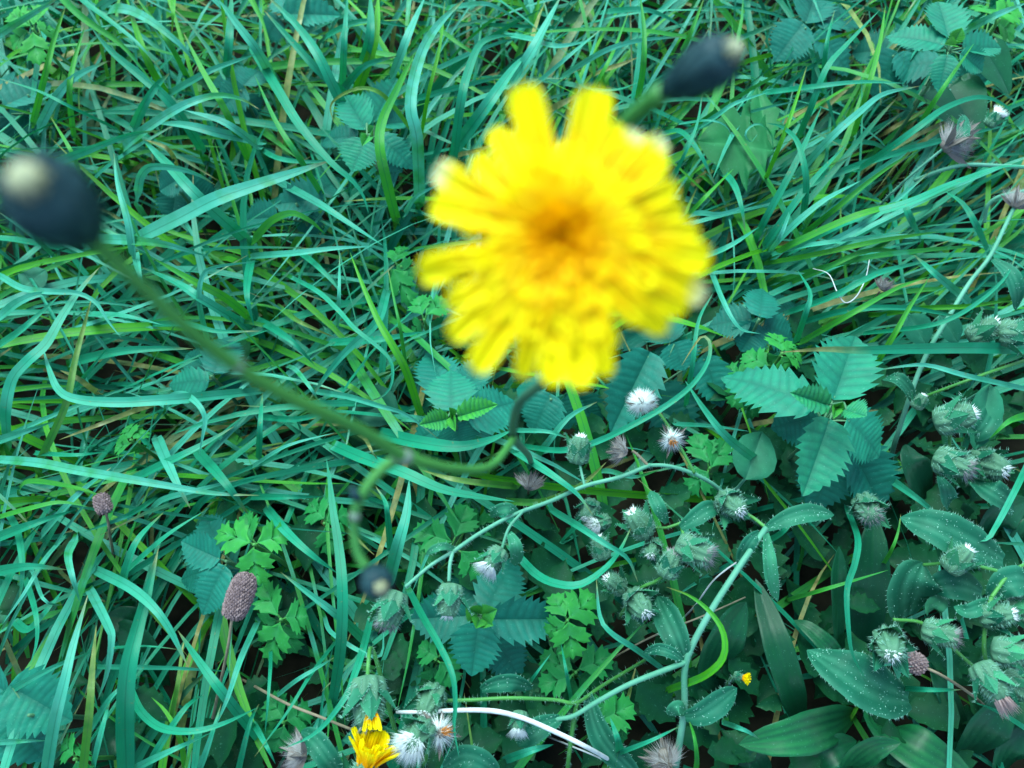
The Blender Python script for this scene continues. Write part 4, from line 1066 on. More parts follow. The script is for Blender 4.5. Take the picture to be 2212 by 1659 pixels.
b('g', 16, 120, (70, 275), (73, 260), (97, 160), (117, 83), (142, 12))
b('g', 14, 110, (162, 300), (160, 290), (150, 200), (160, 133), (184, 55))
b('t', 9, 112, (260, 285), (247, 277), (150, 230), (83, 197), (-5, 169))
b('t', 26, 108, (570, 310), (553, 305), (483, 290), (400, 270), (336, 266))
b('p', 22, 114, (565, 325), (553, 313), (510, 280), (467, 257), (398, 238))
b('t', 18, 108, (355, 210), (367, 203), (417, 173), (467, 147), (556, 116))
b('t', 24, 118, (287, 290), (290, 277), (307, 233), (333, 190), (366, 158))
b('t', 14, 100, (120, 556), (110, 547), (67, 507), (-5, 456))
b('d', 12, 112, (384, 362), (378, 345), (357, 318), (310, 301))
# upper middle
b('t', 26, 125, (545, 100), (553, 117), (603, 200), (646, 270), (713, 350), (760, 390), (785, 425), (796, 462))
b('t', 26, 122, (765, 275), (753, 253), (720, 187), (686, 117), (640, 53), (578, -8))
b('t', 22, 115, (752, 225), (740, 200), (686, 150), (620, 77), (570, 22))
b('g', 16, 128, (700, 430), (693, 417), (643, 337), (596, 263), (550, 162))
b('t', 18, 118, (740, 205), (740, 197), (743, 100), (751, -15))
b('g', 26, 110, (766, 215), (772, 195), (808, 90), (818, -15))
b('t', 26, 120, (780, 150), (786, 133), (800, 67), (800, -15))
b('p', 30, 138, (906, 450), (905, 420), (900, 300), (886, 233), (896, 160), (920, 93), (956, 43), (1006, -4))
b('g', 10, 118, (905, 305), (910, 290), (926, 200), (950, 100), (961, 3))
b('g', 26, 130, (860, 480), (853, 463), (833, 383), (820, 317), (826, 260), (860, 187), (897, 112))
b('t', 16, 108, (840, 226), (853, 223), (920, 207), (1020, 180), (1110, 159))
b('t', 22, 122, (976, 360), (980, 340), (996, 217), (1013, 150), (1036, 97), (1070, 80), (1112, 76))
b('t', 32, 112, (980, 328), (990, 313), (1053, 227), (1108, 150), (1140, 115))
b('t', 26, 108, (840, 180), (846, 167), (863, 127), (886, 67), (920, -10))
b('t', 20, 110, (732, 205), (740, 197), (786, 143), (858, 121))
b('y', 11, 124, (900, 290), (886, 277), (853, 233), (820, 200), (780, 190), (736, 206), (714, 230), (722, 268))
b('p', 18, 110, (540, 556), (553, 553), (636, 547), (720, 537), (802, 532))
b('g', 20, 116, (540, 530), (553, 513), (586, 477), (630, 460), (670, 477), (703, 506))
b('p', 14, 108, (874, 470), (877, 458), (900, 423), (950, 398))
b('t', 24, 104, (600, 390), (613, 400), (686, 440), (753, 483), (828, 531))
b('t', 14, 110, (560, 320), (600, 342), (660, 350), (740, 345))
b('t', 16, 106, (690, 95), (720, 70), (790, 45), (890, 60))
b('p', 14, 112, (955, 20), (1000, 12), (1060, 10), (1130, 50))
b('d', 12, 100, (975, 345), (990, 335), (1040, 322), (1090, 300))
b('g', 12, 108, (880, 110), (930, 60), (1000, 100), (1090, 155))
# upper right of the flower
b('p', 32, 118, (1095, 195), (1106, 177), (1146, 117), (1179, 57), (1214, -12))
b('g', 17, 128, (1376, 215), (1379, 203), (1389, 143), (1391, 67), (1382, -15))
b('g', 15, 126, (1466, 130), (1473, 113), (1493, 67), (1523, -10))
b('t', 17, 114, (1090, 72), (1106, 77), (1156, 87), (1203, 100), (1286, 86))
b('p', 14, 116, (1210, 170), (1223, 160), (1306, 110), (1383, 87), (1480, 79))
b('t', 14, 110, (1290, 30), (1320, 24), (1389, 20), (1440, 37), (1486, 68))
b('t', 14, 106, (1130, 215), (1139, 200), (1223, 127), (1300, 62))
b('t', 13, 106, (1240, 150), (1262, 190), (1330, 195), (1390, 174))
b('t', 14, 118, (1500, 290), (1520, 270), (1549, 250), (1589, 223), (1662, 198))
b('t', 9, 114, (1440, 410), (1446, 397), (1479, 333), (1506, 267), (1518, 196))
b('p', 6, 122, (1670, 340), (1665, 290), (1640, 268), (1618, 276), (1610, 292), (1622, 306), (1636, 290))
b('p', 7, 118, (1460, 272), (1473, 267), (1533, 260), (1569, 273), (1584, 302))
b('g', 13, 116, (1466, 490), (1473, 480), (1523, 427), (1585, 364))
b('t', 18, 104, (1430, 290), (1470, 285), (1510, 330), (1545, 400))
b('t', 18, 106, (1540, 360), (1580, 390), (1600, 440), (1610, 500))
b('p', 14, 106, (1470, 470), (1510, 460), (1560, 462), (1640, 434))
b('t', 16, 108, (1480, 560), (1520, 555), (1580, 530), (1640, 490))
b('g', 12, 112, (1240, 250), (1300, 160), (1330, 100), (1360, 20))
b('d', 18, 98, (1170, 245), (1190, 236), (1220, 220), (1262, 200))
b('d', 14, 98, (1280, 165), (1310, 150), (1340, 140), (1378, 124))
# the fanning tuft at the right
b('g', 12, 126, (1648, 395), (1659, 373), (1702, 267), (1743, 143))
b('t', 14, 116, (1640, 204), (1659, 200), (1759, 187), (1859, 177), (1956, 180))
b('p', 19, 130, (1712, 392), (1726, 373), (1792, 300), (1859, 240), (1909, 203), (1986, 186))
b('g', 17, 130, (1985, 275), (1992, 263), (2019, 220), (2059, 160), (2104, 94))
b('t', 17, 134, (1840, 372), (1859, 363), (1926, 317), (1986, 273), (2042, 233), (2109, 210), (2159, 220), (2196, 250))
b('t', 25, 130, (1705, 548), (1726, 533), (1826, 480), (1959, 440), (2059, 397), (2159, 362), (2225, 360))
b('g', 18, 124, (1660, 560), (1680, 545), (1726, 520), (1846, 467), (1942, 440), (2045, 408))
b('g', 15, 126, (1728, 512), (1742, 500), (1809, 447), (1892, 380), (1968, 330))
b('t', 17, 132, (1735, 490), (1736, 467), (1742, 400), (1736, 350), (1719, 300), (1686, 273), (1656, 266))
b('t', 17, 118, (1724, 300), (1729, 287), (1752, 233), (1786, 147), (1832, 93), (1902, 20))
b('t', 16, 112, (1778, 200), (1779, 187), (1786, 100), (1803, 22))
b('g', 14, 116, (1840, 300), (1846, 283), (1872, 200), (1899, 100), (1913, 10))
b('p', 21, 120, (2066, 82), (2076, 73), (2142, 37), (2220, 5))
b('p', 13, 116, (1660, 555), (1666, 540), (1690, 500), (1722, 412))
b('t', 20, 118, (1640, 545), (1660, 520), (1740, 410), (1830, 310))
b('t', 20, 116, (1650, 560), (1680, 520), (1770, 440), (1860, 390))
b('t', 18, 114, (1630, 520), (1650, 480), (1720, 350), (1775, 230))
b('t', 16, 112, (1640, 560), (1720, 535), (1820, 520), (1960, 500))
b('g', 14, 112, (1650, 570), (1760, 550), (1900, 520), (2030, 500))
b('t', 18, 116, (1660, 580), (1800, 520), (1900, 460), (2010, 370))
b('g', 14, 108, (1700, 600), (1850, 560), (2000, 540), (2130, 530))
b('t', 20, 106, (1990, 520), (1970, 480), (1955, 440), (1960, 400))
b('t', 18, 112, (2140, 560), (2110, 490), (2080, 440), (2040, 412))
b('t', 22, 118, (2095, 660), (2092, 653), (2026, 596), (1974, 550))
b('t', 12, 120, (1860, 722), (1872, 720), (1992, 706), (2059, 686), (2126, 643), (2176, 593), (2196, 545))
b('t', 19, 116, (1716, 750), (1719, 736), (1739, 676), (1749, 633), (1722, 582))
b('T', 30, 138, (2240, 752), (2212, 753), (2092, 751), (1959, 753), (1859, 756), (1776, 754), (1684, 761))
b('g', 15, 130, (1722, 745), (1736, 736), (1799, 700), (1859, 666), (1942, 620), (2008, 597))
b('g', 17, 132, (1868, 830), (1872, 820), (1892, 786), (1932, 720), (1966, 660), (2008, 598))
b('p', 15, 126, (2225, 842), (2212, 840), (2092, 813), (2009, 790), (1959, 790), (1886, 801))
b('g', 22, 116, (2225, 896), (2212, 900), (2176, 913), (2136, 950))
b('t', 16, 116, (2225, 990), (2212, 1020), (2186, 1073), (2150, 1140), (2126, 1166), (2059, 1156), (2010, 1128))
b('g', 15, 106, (1680, 620), (1780, 580), (1880, 540), (1990, 552))
b('t', 16, 106, (1690, 680), (1800, 640), (1900, 590), (2020, 560))
b('g', 14, 108, (1900, 680), (2000, 665), (2100, 660), (2220, 640))
b('t', 16, 108, (1720, 700), (1830, 670), (1960, 665), (2100, 690))
# left middle, flattened grass
b('p', 17, 126, (-20, 590), (0, 596), (50, 623), (117, 630), (167, 633), (207, 653), (233, 693), (262, 730))
b('t', 28, 122, (-10, 696), (0, 686), (40, 653), (83, 636), (138, 632))
b('t', 22, 116, (-10, 756), (0, 746), (50, 710), (130, 637))
b('t', 30, 124, (18, 970), (17, 953), (13, 886), (27, 820), (60, 780), (100, 743), (133, 686), (173, 626), (216, 576))
b('y', 18, 118, (80, 1010), (87, 993), (110, 946), (143, 870), (160, 786), (177, 720), (199, 640))
b('t', 27, 128, (560, 845), (553, 846), (417, 860), (333, 866), (250, 870), (167, 863), (127, 843), (107, 800), (92, 750))
b('t', 24, 110, (150, 786), (167, 780), (250, 760), (333, 753), (417, 753))
b('t', 22, 108, (190, 679), (200, 680), (267, 683), (352, 702))
b('t', 26, 106, (545, 715), (533, 706), (433, 646), (383, 613), (305, 577))
b('g', 24, 110, (545, 690), (533, 680), (483, 640), (417, 606), (328, 556))
b('p', 20, 118, (292, 545), (293, 553), (300, 590), (312, 628))
b('t', 14, 114, (450, 745), (447, 733), (430, 653), (437, 596), (467, 576), (560, 564))
b('t', 22, 110, (545, 560), (540, 573), (533, 636), (549, 705))
b('p', 24, 124, (-20, 993), (0, 993), (83, 1000), (167, 1016), (267, 1033), (367, 1050), (467, 1066), (560, 1070))
b('p', 18, 122, (358, 890), (360, 876), (373, 856), (400, 853), (430, 876), (443, 906), (438, 940), (430, 985))
b('t', 30, 116, (338, 945), (343, 956), (360, 996), (383, 1046), (411, 1098))
b('t', 28, 120, (425, 970), (430, 980), (467, 1020), (500, 1060), (536, 1112))
b('t', 24, 112, (280, 1042), (293, 1033), (367, 996), (433, 963), (505, 922))
b('t', 14, 106, (75, 978), (90, 980), (167, 983), (240, 974))
b('d', 14, 112, (345, 868), (333, 873), (283, 890), (217, 916), (128, 950))
b('p', 22, 106, (-10, 954), (0, 950), (50, 933), (114, 911))
b('t', 12, 108, (160, 840), (167, 833), (200, 790), (236, 748))
b('t', 20, 104, (90, 1160), (100, 1145), (167, 1070), (240, 1010))
b('d', 16, 100, (220, 853), (200, 840), (165, 815), (130, 800))
b('g', 18, 108, (40, 1060), (67, 1040), (167, 1055), (240, 1080))
b('t', 16, 104, (320, 1110), (350, 1080), (420, 1060), (520, 1035))
b('t', 16, 106, (330, 700), (400, 700), (470, 716), (560, 715))
b('t', 14, 104, (330, 1080), (300, 1100), (260, 1120), (180, 1150))
b('g', 16, 106, (-10, 1120), (60, 1100), (130, 1085), (190, 1095))
b('t', 18, 108, (410, 1120), (440, 1080), (500, 1050), (560, 1030))
# below and left of the flower
b('g', 21, 134, (912, 900), (906, 886), (880, 806), (853, 753), (820, 696), (786, 620), (756, 545))
b('t', 13, 126, (610, 590), (623, 596), (686, 630), (730, 670), (766, 710), (820, 753), (846, 786), (843, 836), (813, 863), (780, 862))
b('t', 24, 112, (838, 620), (833, 636), (813, 696), (753, 753), (710, 803), (664, 870))
b('t', 17, 118, (675, 842), (690, 846), (753, 856), (820, 876), (880, 896), (950, 950))
b('t', 22, 106, (705, 742), (720, 740), (820, 733), (918, 716))
b('t', 36, 112, (815, 935), (833, 940), (903, 956), (986, 966), (1053, 953), (1110, 928))
b('t', 32, 108, (708, 955), (723, 963), (786, 990), (870, 1020), (953, 1056), (1036, 1073), (1112, 1083))
b('y', 18, 106, (1115, 1051), (1106, 1050), (1036, 1043), (970, 1033), (910, 1015))
b('t', 18, 104, (540, 1073), (553, 1073), (620, 1073), (698, 1073))
b('t', 27, 126, (718, 1520), (720, 1506), (735, 1406), (740, 1290), (733, 1190), (720, 1106), (713, 1046), (705, 990))
b('t', 38, 118, (842, 1255), (846, 1240), (863, 1173), (880, 1106), (884, 1036))
b('t', 18, 114, (846, 1195), (843, 1183), (836, 1106), (830, 1080), (811, 1050))
b('p', 11, 112, (540, 1010), (553, 1003), (620, 963), (722, 935))
b('t', 17, 112, (560, 1000), (560, 986), (562, 920), (567, 848))
b('t', 12, 108, (730, 710), (730, 696), (733, 636), (734, 545))
b('g', 10, 120, (880, 795), (876, 780), (866, 713), (853, 653), (838, 580))
b('t', 16, 108, (640, 540), (680, 570), (720, 610), (740, 640))
b('t', 20, 106, (556, 690), (600, 715), (640, 745), (680, 790))
b('t', 16, 104, (560, 900), (640, 905), (720, 890), (770, 930))
b('d', 12, 100, (776, 940), (790, 950), (803, 975), (818, 996))
b('y', 14, 104, (600, 660), (640, 690), (680, 710), (722, 728))
b('p', 13, 112, (620, 790), (640, 800), (672, 840), (690, 870))
# centre right
b('T', 15, 142, (1110, 960), (1126, 963), (1206, 973), (1273, 960), (1356, 923), (1439, 876), (1496, 830), (1529, 780), (1533, 740), (1516, 727), (1494, 755), (1472, 790))
b('t', 25, 128, (1655, 1012), (1646, 1003), (1573, 946), (1523, 886), (1480, 822))
b('t', 12, 124, (1455, 915), (1466, 916), (1539, 920), (1620, 932))
b('t', 25, 126, (1095, 962), (1106, 970), (1156, 1003), (1206, 1036), (1249, 1070), (1280, 1112))
b('y', 19, 122, (1095, 1083), (1106, 1083), (1173, 1083), (1239, 1056), (1273, 1033), (1310, 998))
b('t', 20, 124, (1530, 580), (1536, 590), (1556, 640), (1579, 686), (1603, 713), (1642, 721))
b('t', 13, 116, (1480, 880), (1483, 863), (1496, 786), (1509, 693), (1541, 632))
b('t', 14, 116, (1108, 930), (1122, 930), (1186, 933), (1236, 950))
b('p', 14, 112, (1300, 1018), (1320, 1018), (1370, 1030), (1427, 1014))
b('t', 18, 112, (1140, 1010), (1180, 960), (1230, 900), (1290, 868))
# lower left
b('t', 31, 132, (100, 1680), (103, 1659), (120, 1556), (140, 1473), (160, 1390), (190, 1285))
b('t', 43, 128, (273, 1680), (273, 1659), (270, 1540), (277, 1440), (297, 1356), (320, 1273), (342, 1184))
b('p', 25, 134, (192, 1270), (200, 1286), (233, 1353), (240, 1383), (230, 1456), (211, 1512))
b('t', 27, 136, (205, 1230), (217, 1236), (283, 1270), (333, 1313), (367, 1360), (387, 1400), (406, 1440))
b('t', 28, 120, (-15, 1236), (0, 1233), (67, 1223), (146, 1231))
b('p', 22, 126, (165, 1155), (160, 1170), (147, 1200), (157, 1250), (173, 1302))
b('t', 28, 122, (-10, 1164), (0, 1160), (67, 1133), (155, 1103))
b('t', 21, 118, (285, 1480), (287, 1500), (307, 1540), (350, 1573), (417, 1580), (483, 1563), (558, 1528))
b('t', 27, 112, (570, 1600), (553, 1586), (483, 1500), (433, 1433), (384, 1362))
b('t', 14, 116, (210, 1440), (220, 1440), (300, 1441), (400, 1444), (505, 1451))
b('y', 22, 116, (178, 1680), (180, 1659), (193, 1540), (200, 1440), (208, 1350))
b('t', 20, 112, (290, 1665), (300, 1656), (367, 1623), (456, 1583))
b('t', 25, 122, (258, 1290), (263, 1273), (277, 1216), (300, 1163), (354, 1106))
b('t', 23, 118, (270, 1238), (280, 1230), (317, 1196), (367, 1153), (441, 1104))
b('p', 13, 118, (140, 1158), (133, 1166), (93, 1213), (53, 1280), (4, 1350))
b('p', 18, 122, (560, 1340), (553, 1353), (520, 1426), (493, 1506), (464, 1572))
b('t', 10, 122, (235, 1402), (243, 1400), (317, 1396), (393, 1404))
b('t', 16, 114, (55, 1250), (60, 1263), (77, 1323), (80, 1383), (65, 1436))
b('p', 11, 114, (66, 1230), (73, 1240), (93, 1293), (117, 1306), (136, 1306))
b('p', 18, 110, (-10, 1600), (0, 1602), (50, 1600), (105, 1600))
b('t', 18, 112, (-10, 1512), (0, 1506), (67, 1466), (133, 1433), (197, 1408))
b('t', 20, 114, (200, 1670), (210, 1620), (225, 1560), (240, 1500))
b('t', 18, 118, (195, 1580), (205, 1560), (245, 1500), (293, 1460))
b('t', 22, 108, (30, 1340), (60, 1360), (100, 1320), (140, 1270))
b('t', 24, 110, (20, 1110), (40, 1150), (50, 1230), (40, 1310))
b('g', 14, 104, (400, 1659), (390, 1600), (360, 1540), (327, 1506))
b('t', 20, 108, (310, 1680), (340, 1620), (400, 1530), (440, 1500))
b('y', 16, 106, (370, 1560), (385, 1480), (395, 1400), (400, 1380))
b('t', 18, 110, (420, 1690), (440, 1640), (460, 1580), (478, 1520))
b('t', 16, 110, (510, 1690), (520, 1640), (540, 1560), (560, 1520))
# lower centre
b('t', 25, 122, (575, 1096), (583, 1106), (620, 1150), (670, 1196), (730, 1239))
b('t', 27, 120, (796, 1390), (786, 1380), (736, 1333), (670, 1283), (606, 1236))
b('t', 19, 132, (880, 1270), (886, 1280), (913, 1333), (946, 1390), (976, 1456), (983, 1523), (980, 1573), (992, 1636))
b('t', 19, 130, (802, 1330), (800, 1340), (783, 1406), (766, 1456), (746, 1506), (686, 1580), (616, 1616))
b('t', 11, 118, (725, 1385), (720, 1393), (670, 1460), (620, 1540), (549, 1636))
b('t', 18, 112, (545, 1560), (553, 1570), (575, 1610), (595, 1650))
b('t', 10, 112, (582, 1380), (585, 1420), (580, 1500), (572, 1590))
b('p', 12, 116, (700, 1330), (720, 1370), (815, 1420), (830, 1360))
b('t', 12, 108, (590, 1510), (640, 1470), (690, 1440), (722, 1420))
b('t', 24, 130, (1100, 1175), (1106, 1186), (1156, 1240), (1206, 1263), (1256, 1263), (1306, 1230), (1339, 1190), (1366, 1134))
b('t', 19, 132, (1190, 1098), (1199, 1106), (1256, 1140), (1306, 1173), (1356, 1206), (1378, 1258))
b('g', 19, 134, (1440, 1492), (1456, 1486), (1523, 1460), (1563, 1420), (1563, 1366), (1533, 1320), (1489, 1286), (1440, 1268))
b('t', 16, 118, (1430, 1445), (1423, 1440), (1373, 1403), (1323, 1370), (1296, 1333), (1288, 1250))
b('t', 11, 108, (1235, 1515), (1233, 1506), (1223, 1450), (1212, 1390))
b('t', 13, 108, (1325, 1632), (1339, 1626), (1406, 1600), (1470, 1568))
b('t', 11, 108, (1128, 1496), (1133, 1490), (1158, 1455), (1190, 1412))
b('t', 22, 108, (1090, 1642), (1106, 1636), (1150, 1620), (1196, 1608))
b('t', 22, 106, (1340, 1640), (1335, 1600), (1325, 1570), (1318, 1550))
b('g', 14, 106, (1500, 1680), (1506, 1640), (1500, 1590), (1486, 1550))
# lower right
b('t', 20, 134, (1828, 1092), (1832, 1106), (1852, 1163), (1846, 1216), (1829, 1273), (1832, 1356), (1842, 1416), (1872, 1472))
b('t', 14, 108, (1930, 1484), (1946, 1486), (2010, 1490), (2078, 1490))
b('g', 11, 106, (1700, 1297), (1712, 1293), (1792, 1270), (1920, 1231))
b('t', 18, 118, (2222, 1578), (2212, 1573), (2159, 1540), (2102, 1516))
b('t', 16, 104, (1640, 1180), (1690, 1150), (1710, 1120), (1680, 1110))
b('t', 20, 100, (1900, 1020), (1960, 1060), (2010, 1100), (2040, 1150))
b('t', 14, 104, (1560, 1560), (1590, 1570), (1615, 1580), (1640, 1596))
b('g', 10, 104, (1900, 1230), (1925, 1190), (1940, 1150), (1946, 1110))

MARKS = [((1216, 515), 'yellow flower'), ((90, 430), 'left bud'), ((1540, 120), 'upper bud'), ((810, 1256), 'hanging bud'),
         ((1806, 885), 'star nettle'), ((978, 900), 'nettle below the flower'), ((798, 290), 'nettle left of the flower'), ((2056, 100), 'bright centred nettle'),
         ((1036, 1333), 'dark yellow-hearted nettle'), ((518, 1288), 'cylindrical seed head'), ((222, 1088), 'round seed head'), ((1385, 858), 'white seed clock'),
         ((2062, 306), 'grey spent head'), ((1590, 325), 'jagged dandelion leaf'), ((1480, 1190), 'spiny bud crowd'), ((1830, 1460), 'white spotted leaf'),
         ((450, 815), 'nettle under the stem'), ((282, 950), 'flattened grass buttercup'), ((80, 1545), 'broad leaved nettle'), ((70, 62), 'corner buttercup'),
         ((2060, 950), 'long pale stem heads'), ((1560, 1390), 'ribbed plantain leaf'), ((796, 1500), 'orange floret head'), ((1690, 762), 'bright buttercup'),
         ((520, 195), 'dim upper nettle'), ((972, 1180), 'forked pale stem'), ((640, 20), 'pale teal nettle'), ((1100, 950), 'forking green stem'), ((510, 790), 'slanting bud stem'), ((606, 1338), 'buttercup below the seed head')]
WORD = {'t': 'blue-green', 'p': 'pale sheen-tinted', 'g': 'fresh green', 'd': 'dry straw coloured', 'y': 'yellowing', 'T': 'dry tipped'}
TINT = {'t': (0.38, 0.64), 'p': (0.62, 0.71), 'g': (0.78, 1.0), 'd': (0.3, 0.5), 'y': (0.8, 0.95), 'T': (0.45, 0.6)}  # pale kind: reflected sky painted in as a lighter tint

def blade_attrs(kind, n, cols, r):
    lo, hi = TINT[kind]
    s = np.repeat(np.linspace(0, 1, n), cols)
    base = r.uniform(lo, hi)
    tint = np.full(n * cols, base)
    if kind in ('p', 't'):      # green foot; sky reflection is put into the paler tint beyond it
        tint = np.where(s < 0.22, np.maximum(tint, 0.8 - 0.3 * s), tint) if r.random() < 0.35 else tint
    dry = np.zeros(n * cols)
    if kind == 'd': dry[:] = 0.85
    elif kind == 'y': dry = 0.15 + 0.6 * np.clip((s - 0.5) / 0.5, 0, 1)
    elif kind == 'T': dry = np.clip((s - 0.78) / 0.15, 0, 1)
    elif r.random() < 0.4: dry = np.clip((s - 0.90) / 0.1, 0, 1) * 0.9
    return tint, dry

rb = random.Random(5)
BL = []
VIEW = np.array([0, 0, CAM_H])
for (kind, w, top, pts) in B:
    k = len(pts); top = top / 1000 * 0.98
    seg = np.r_[0, np.cumsum([math.hypot(pts[i + 1][0] - pts[i][0], pts[i + 1][1] - pts[i][1]) for i in range(k - 1)])]
    seg /= seg[-1]
    h0, h2 = 0.045, top - rb.uniform(0.004, 0.022)
    hs = np.interp(seg, [0, 0.10, 0.45, 0.75, 1], [h0, top - 0.03, top, top - 0.003, h2])
    p3 = [P(x, y, h) for (x, y), h in zip(pts, hs)]
    n = max(10, 4 * k)
    c = catmull(p3, n)
    # run the foot down into the sward
    d0 = c[0] - c[1]; d0[2] = 0
    d0 = d0 / (np.linalg.norm(d0) + 1e-9)
    foot = np.array([c[0] + d0 * 0.010 + [0, 0, -0.024], c[0] + d0 * 0.006 + [0, 0, -0.012]])
    foot = np.vstack([[foot[0] + [0, 0, -0.034]], foot])
    c = np.vstack([foot, c]); n = len(c)
    s = np.linspace(0, 1, n)
    xm, ym = pts[k // 2]
    W = mm(w, xm, ym, top) * 0.90
    shape = np.interp(s, [0, 0.2, 0.4, 0.65, 0.85, 0.95, 1], [0.75, 0.95, 1, 0.88, 0.56, 0.24, 0.02])
    tocam = VIEW - c; tocam /= np.linalg.norm(tocam, axis=1)[:, None]
    up = tocam * 0.75 + np.array([0, 0, 0.25])
    r0 = rb.uniform(-0.4, 0.4)
    v, f, uv = ribbon(c, W * shape, up, 5, (lambda q, ff=rb.uniform(.12, .42): ff * abs(q)), np.linspace(r0, r0 + rb.uniform(-.6, .6), n))
    tint, dry = blade_attrs(kind, n, 5, rb)
    loc = Vector(c[0])
    o = wmesh('grass_blade', v, f, 'grass', None, loc, uv, {'tint': tint, 'dry': dry})
    o.location = loc
    chord = math.hypot(pts[-1][0] - pts[0][0], pts[-1][1] - pts[0][1])
    tot = sum(math.hypot(pts[i + 1][0] - pts[i][0], pts[i + 1][1] - pts[i][1]) for i in range(k - 1))
    bend = 'hooked' if tot / chord > 1.25 else 'curved' if tot / chord > 1.03 else 'straight'
    size = 'very broad' if w >= 30 else 'broad' if w >= 24 else 'hair-thin' if w <= 9 else 'thin' if w <= 13 else 'slim' if w <= 17 else 'medium'
    ln = 'long' if tot > 290 else 'short' if tot < 150 else ''
    near = sorted(MARKS, key=lambda q: min(math.hypot(q[0][0] - x, q[0][1] - y) for x, y in pts))
    BL.append((o, f'{ln} {size} {bend} {WORD[kind]} blade'.strip(), [q[1] for q in near], tot))
sets = {}
for rec in BL:
    o, head_, near, tot_ = rec
    lab = f'{head_} beside the {near[0]}'
    if sum(1 for _, h2, n2, _t in BL if h2 == head_ and n2[0] == near[0]) > 1:
        lab = f'{head_} between the {near[0]} and {near[1]}'
    sets.setdefault(lab, []).append(rec)
for lab, recs in sets.items():
    recs.sort(key=lambda q: -q[3])
    names = [''] if len(recs) == 1 else ['longer', 'shorter'] if len(recs) == 2 else ['longest', 'second longest', 'third longest', 'fourth longest', 'fifth longest'][:len(recs)]
    for rec, w_ in zip(recs, names):
        l2 = lab
        if w_:
            for q in ('long ', 'short '):
                if l2.startswith(q): l2 = l2[len(q):]
            l2 = w_ + ' ' + l2
        tag(rec[0], l2, 'grass blade', 'single grass blades lying over the turf')

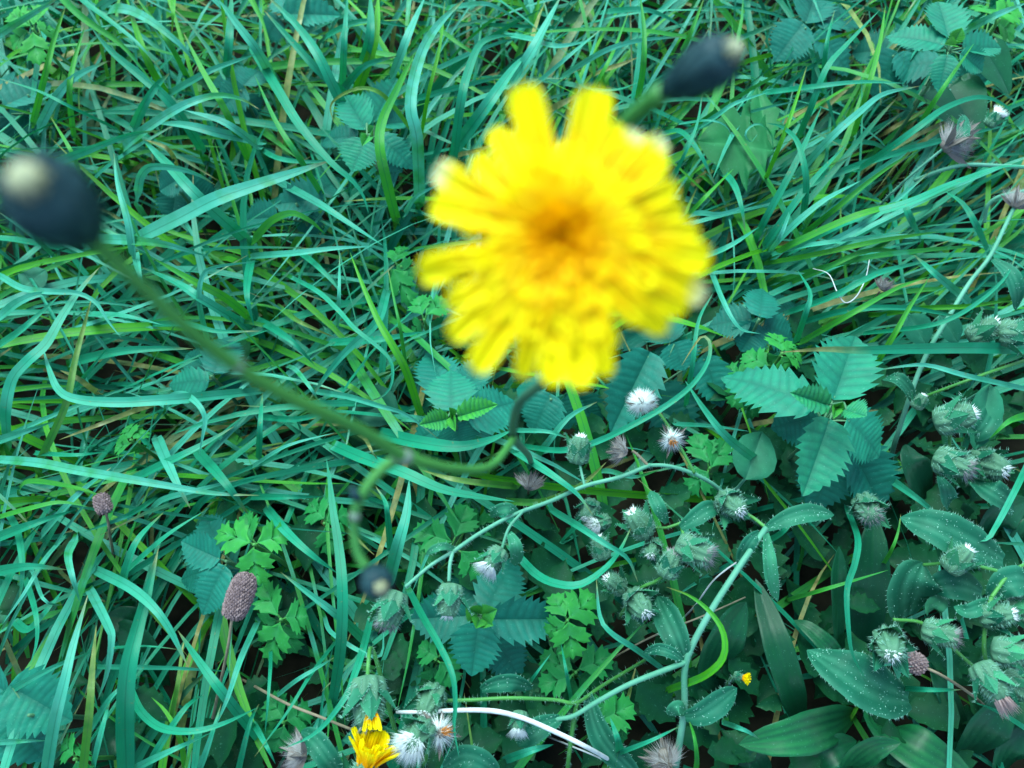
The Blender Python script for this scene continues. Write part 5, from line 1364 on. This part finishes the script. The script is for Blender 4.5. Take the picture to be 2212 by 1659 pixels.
# ------------------------------------------------------------------ the mass of grass underneath
def proj(X, Y, Z):
    dz = Z - CAM_H
    cx = X; cy = Y * _c + dz * _s; cz = -Y * _s + dz * _c
    return PW / 2 + FPX * cx / -cz, PH / 2 - FPX * cy / -cz
def grass_mass(n, seed, hlo, hhi, wlo, whi, llo, lhi, name, label, drymix):
    g = np.random.default_rng(seed)
    X = g.uniform(-0.85, 0.85, n); Y = g.uniform(-0.40, 1.0, n)
    px, py = proj(X, Y, np.full(n, 0.05))
    dens = np.ones(n)
    dens = np.where((px > 1150) & (py > 760), 0.16, dens)
    dens = np.where((px > 1640) & (py > 540) & (py < 760), 0.9, dens)
    dens = np.where((px > 560) & (px < 1160) & (py > 1080), 0.35, dens)
    dens = np.where((px > 1080) & (px < 1700) & (py > 640) & (py < 1100), 0.22, dens)
    dens = np.where((px < 560) & (py > 1260), 0.5, dens)
    dens = np.where((px < -250) | (px > 2460) | (py < -250) | (py > 1900), 0.55, dens)
    keep = g.random(n) < dens
    X, Y, px, py = X[keep], Y[keep], px[keep], py[keep]
    n = len(X)
    az = g.uniform(0, 2 * np.pi, n)
    flip = np.where(g.random(n) < 0.5, 0, np.pi)
    def zone(m, mean, sd, p=0.85, fl=False):
        nonlocal az
        pick = m & (g.random(n) < p)
        az = np.where(pick, mean + g.normal(0, sd, n) + (flip if fl else 0), az)
    zone((px < 850) & (py > 560) & (py < 1120), R(5), R(26), .8, True)
    zone((px < 560) & (py > 1120), R(80), R(24), .75, True)
    zone((px > 1350) & (py > 120) & (py < 760), R(38), R(22), .85)
    zone((px > 1650) & (py > 480) & (py < 760), R(18), R(16), .85)
    zone((px > 850) & (px < 1400) & (py < 420), R(62), R(30), .75)
    zone((px < 850) & (py < 560), R(125), R(40), .55)
    L = g.uniform(llo, lhi, n); W = g.uniform(wlo, whi, n) * np.where(g.random(n) < .25, 1.5, 1)
    Hm = g.uniform(hlo, hhi, n)
    S, cols = 10, 3
    th0 = g.uniform(R(35), R(85), n); th1 = g.uniform(R(-55), R(5), n)
    s = np.linspace(0, 1, S)
    th = th0[:, None] + (th1 - th0)[:, None] * s[None] ** g.uniform(.6, 1.3, n)[:, None]
    ph = az[:, None] + g.normal(0, .35, n)[:, None] * s[None] + g.normal(0, .25, n)[:, None] * s[None] ** 3
    ds = (L / (S - 1))[:, None]
    dx = np.cos(th) * np.cos(ph) * ds; dy = np.cos(th) * np.sin(ph) * ds; dz = np.sin(th) * ds
    cum = lambda a: np.concatenate([np.zeros((n, 1)), np.cumsum(a[:, :-1], 1)], 1)
    cx, cy, cz = cum(dx), cum(dy), cum(dz)
    mx = np.maximum(cz.max(1), 1e-4)
    cz = cz * (np.minimum(Hm / mx, 1))[:, None]
    cz = np.maximum(cz, -0.004)
    # bases set back so the middle of the blade covers its spot
    cx = X[:, None] + cx - cx[:, S // 2][:, None]; cy = Y[:, None] + cy - cy[:, S // 2][:, None]
    c = np.stack([cx, cy, cz - 0.008], -1)
    t = np.gradient(c, axis=1); t /= np.linalg.norm(t, axis=2)[..., None] + 1e-9
    side = np.cross(np.array([0, 0, 1.0]), t); side /= np.linalg.norm(side, axis=2)[..., None] + 1e-6
    nn = np.cross(t, side)
    roll = (g.normal(0, .55, n)[:, None] + g.normal(0, .5, n)[:, None] * s[None])[..., None]
    side, nn = side * np.cos(roll) + nn * np.sin(roll), nn * np.cos(roll) - side * np.sin(roll)
    wp = np.interp(s, [0, .15, .5, .8, .93, 1], [.55, .9, 1, .7, .35, .03])[None, :] * W[:, None]
    k = np.array([-1, 0, 1.0]); fold = g.uniform(.05, .5, n)
    v = c[:, :, None, :] + side[:, :, None, :] * (k[None, None, :, None] * .5 * wp[..., None, None]) + nn[:, :, None, :] * (np.abs(k)[None, None, :, None] * (fold[:, None] * .5 * wp)[..., None, None])
    f1 = grid_faces(S, cols)
    f = (f1[None] + (np.arange(n) * S * cols)[:, None, None]).reshape(-1, 4)
    uvx, uvy = np.broadcast_to((k + 1) / 2, (n, S, cols)), np.broadcast_to(s[None, :, None], (n, S, cols))
    uv = np.stack([uvx, uvy], -1).reshape(-1, 2)
    q = g.random(n)
    tint = np.where(q < .46, g.uniform(.2, .55, n), np.where(q < .72, g.uniform(.55, .70, n), g.uniform(.76, 1.0, n)))
    dryb = np.where(g.random(n) < drymix, g.uniform(.5, 1, n), 0)
    tipdry = np.where(g.random(n) < .35, 1, 0)
    dry = np.maximum(dryb[:, None], tipdry[:, None] * np.clip((s - .86) / .14, 0, 1)[None])
    at = {'tint': np.repeat(tint, S * cols), 'dry': np.repeat(dry.reshape(-1), cols)}
    o = link(name, mesh(name, v.reshape(-1, 3), f, 'grass', uv, at))
    tag(o, label, 'grass', kind='stuff')
grass_mass(8200, 1, 0.025, 0.096, .0016, .0050, .12, .30, 'grass', 'dense tangle of green meadow grass', 0.05)
grass_mass(3600, 2, 0.006, 0.030, .0015, .0040, .06, .16, 'dead_grass', 'matted old grass and straw close to the soil', 0.30)

# low leafy undergrowth filling the gaps
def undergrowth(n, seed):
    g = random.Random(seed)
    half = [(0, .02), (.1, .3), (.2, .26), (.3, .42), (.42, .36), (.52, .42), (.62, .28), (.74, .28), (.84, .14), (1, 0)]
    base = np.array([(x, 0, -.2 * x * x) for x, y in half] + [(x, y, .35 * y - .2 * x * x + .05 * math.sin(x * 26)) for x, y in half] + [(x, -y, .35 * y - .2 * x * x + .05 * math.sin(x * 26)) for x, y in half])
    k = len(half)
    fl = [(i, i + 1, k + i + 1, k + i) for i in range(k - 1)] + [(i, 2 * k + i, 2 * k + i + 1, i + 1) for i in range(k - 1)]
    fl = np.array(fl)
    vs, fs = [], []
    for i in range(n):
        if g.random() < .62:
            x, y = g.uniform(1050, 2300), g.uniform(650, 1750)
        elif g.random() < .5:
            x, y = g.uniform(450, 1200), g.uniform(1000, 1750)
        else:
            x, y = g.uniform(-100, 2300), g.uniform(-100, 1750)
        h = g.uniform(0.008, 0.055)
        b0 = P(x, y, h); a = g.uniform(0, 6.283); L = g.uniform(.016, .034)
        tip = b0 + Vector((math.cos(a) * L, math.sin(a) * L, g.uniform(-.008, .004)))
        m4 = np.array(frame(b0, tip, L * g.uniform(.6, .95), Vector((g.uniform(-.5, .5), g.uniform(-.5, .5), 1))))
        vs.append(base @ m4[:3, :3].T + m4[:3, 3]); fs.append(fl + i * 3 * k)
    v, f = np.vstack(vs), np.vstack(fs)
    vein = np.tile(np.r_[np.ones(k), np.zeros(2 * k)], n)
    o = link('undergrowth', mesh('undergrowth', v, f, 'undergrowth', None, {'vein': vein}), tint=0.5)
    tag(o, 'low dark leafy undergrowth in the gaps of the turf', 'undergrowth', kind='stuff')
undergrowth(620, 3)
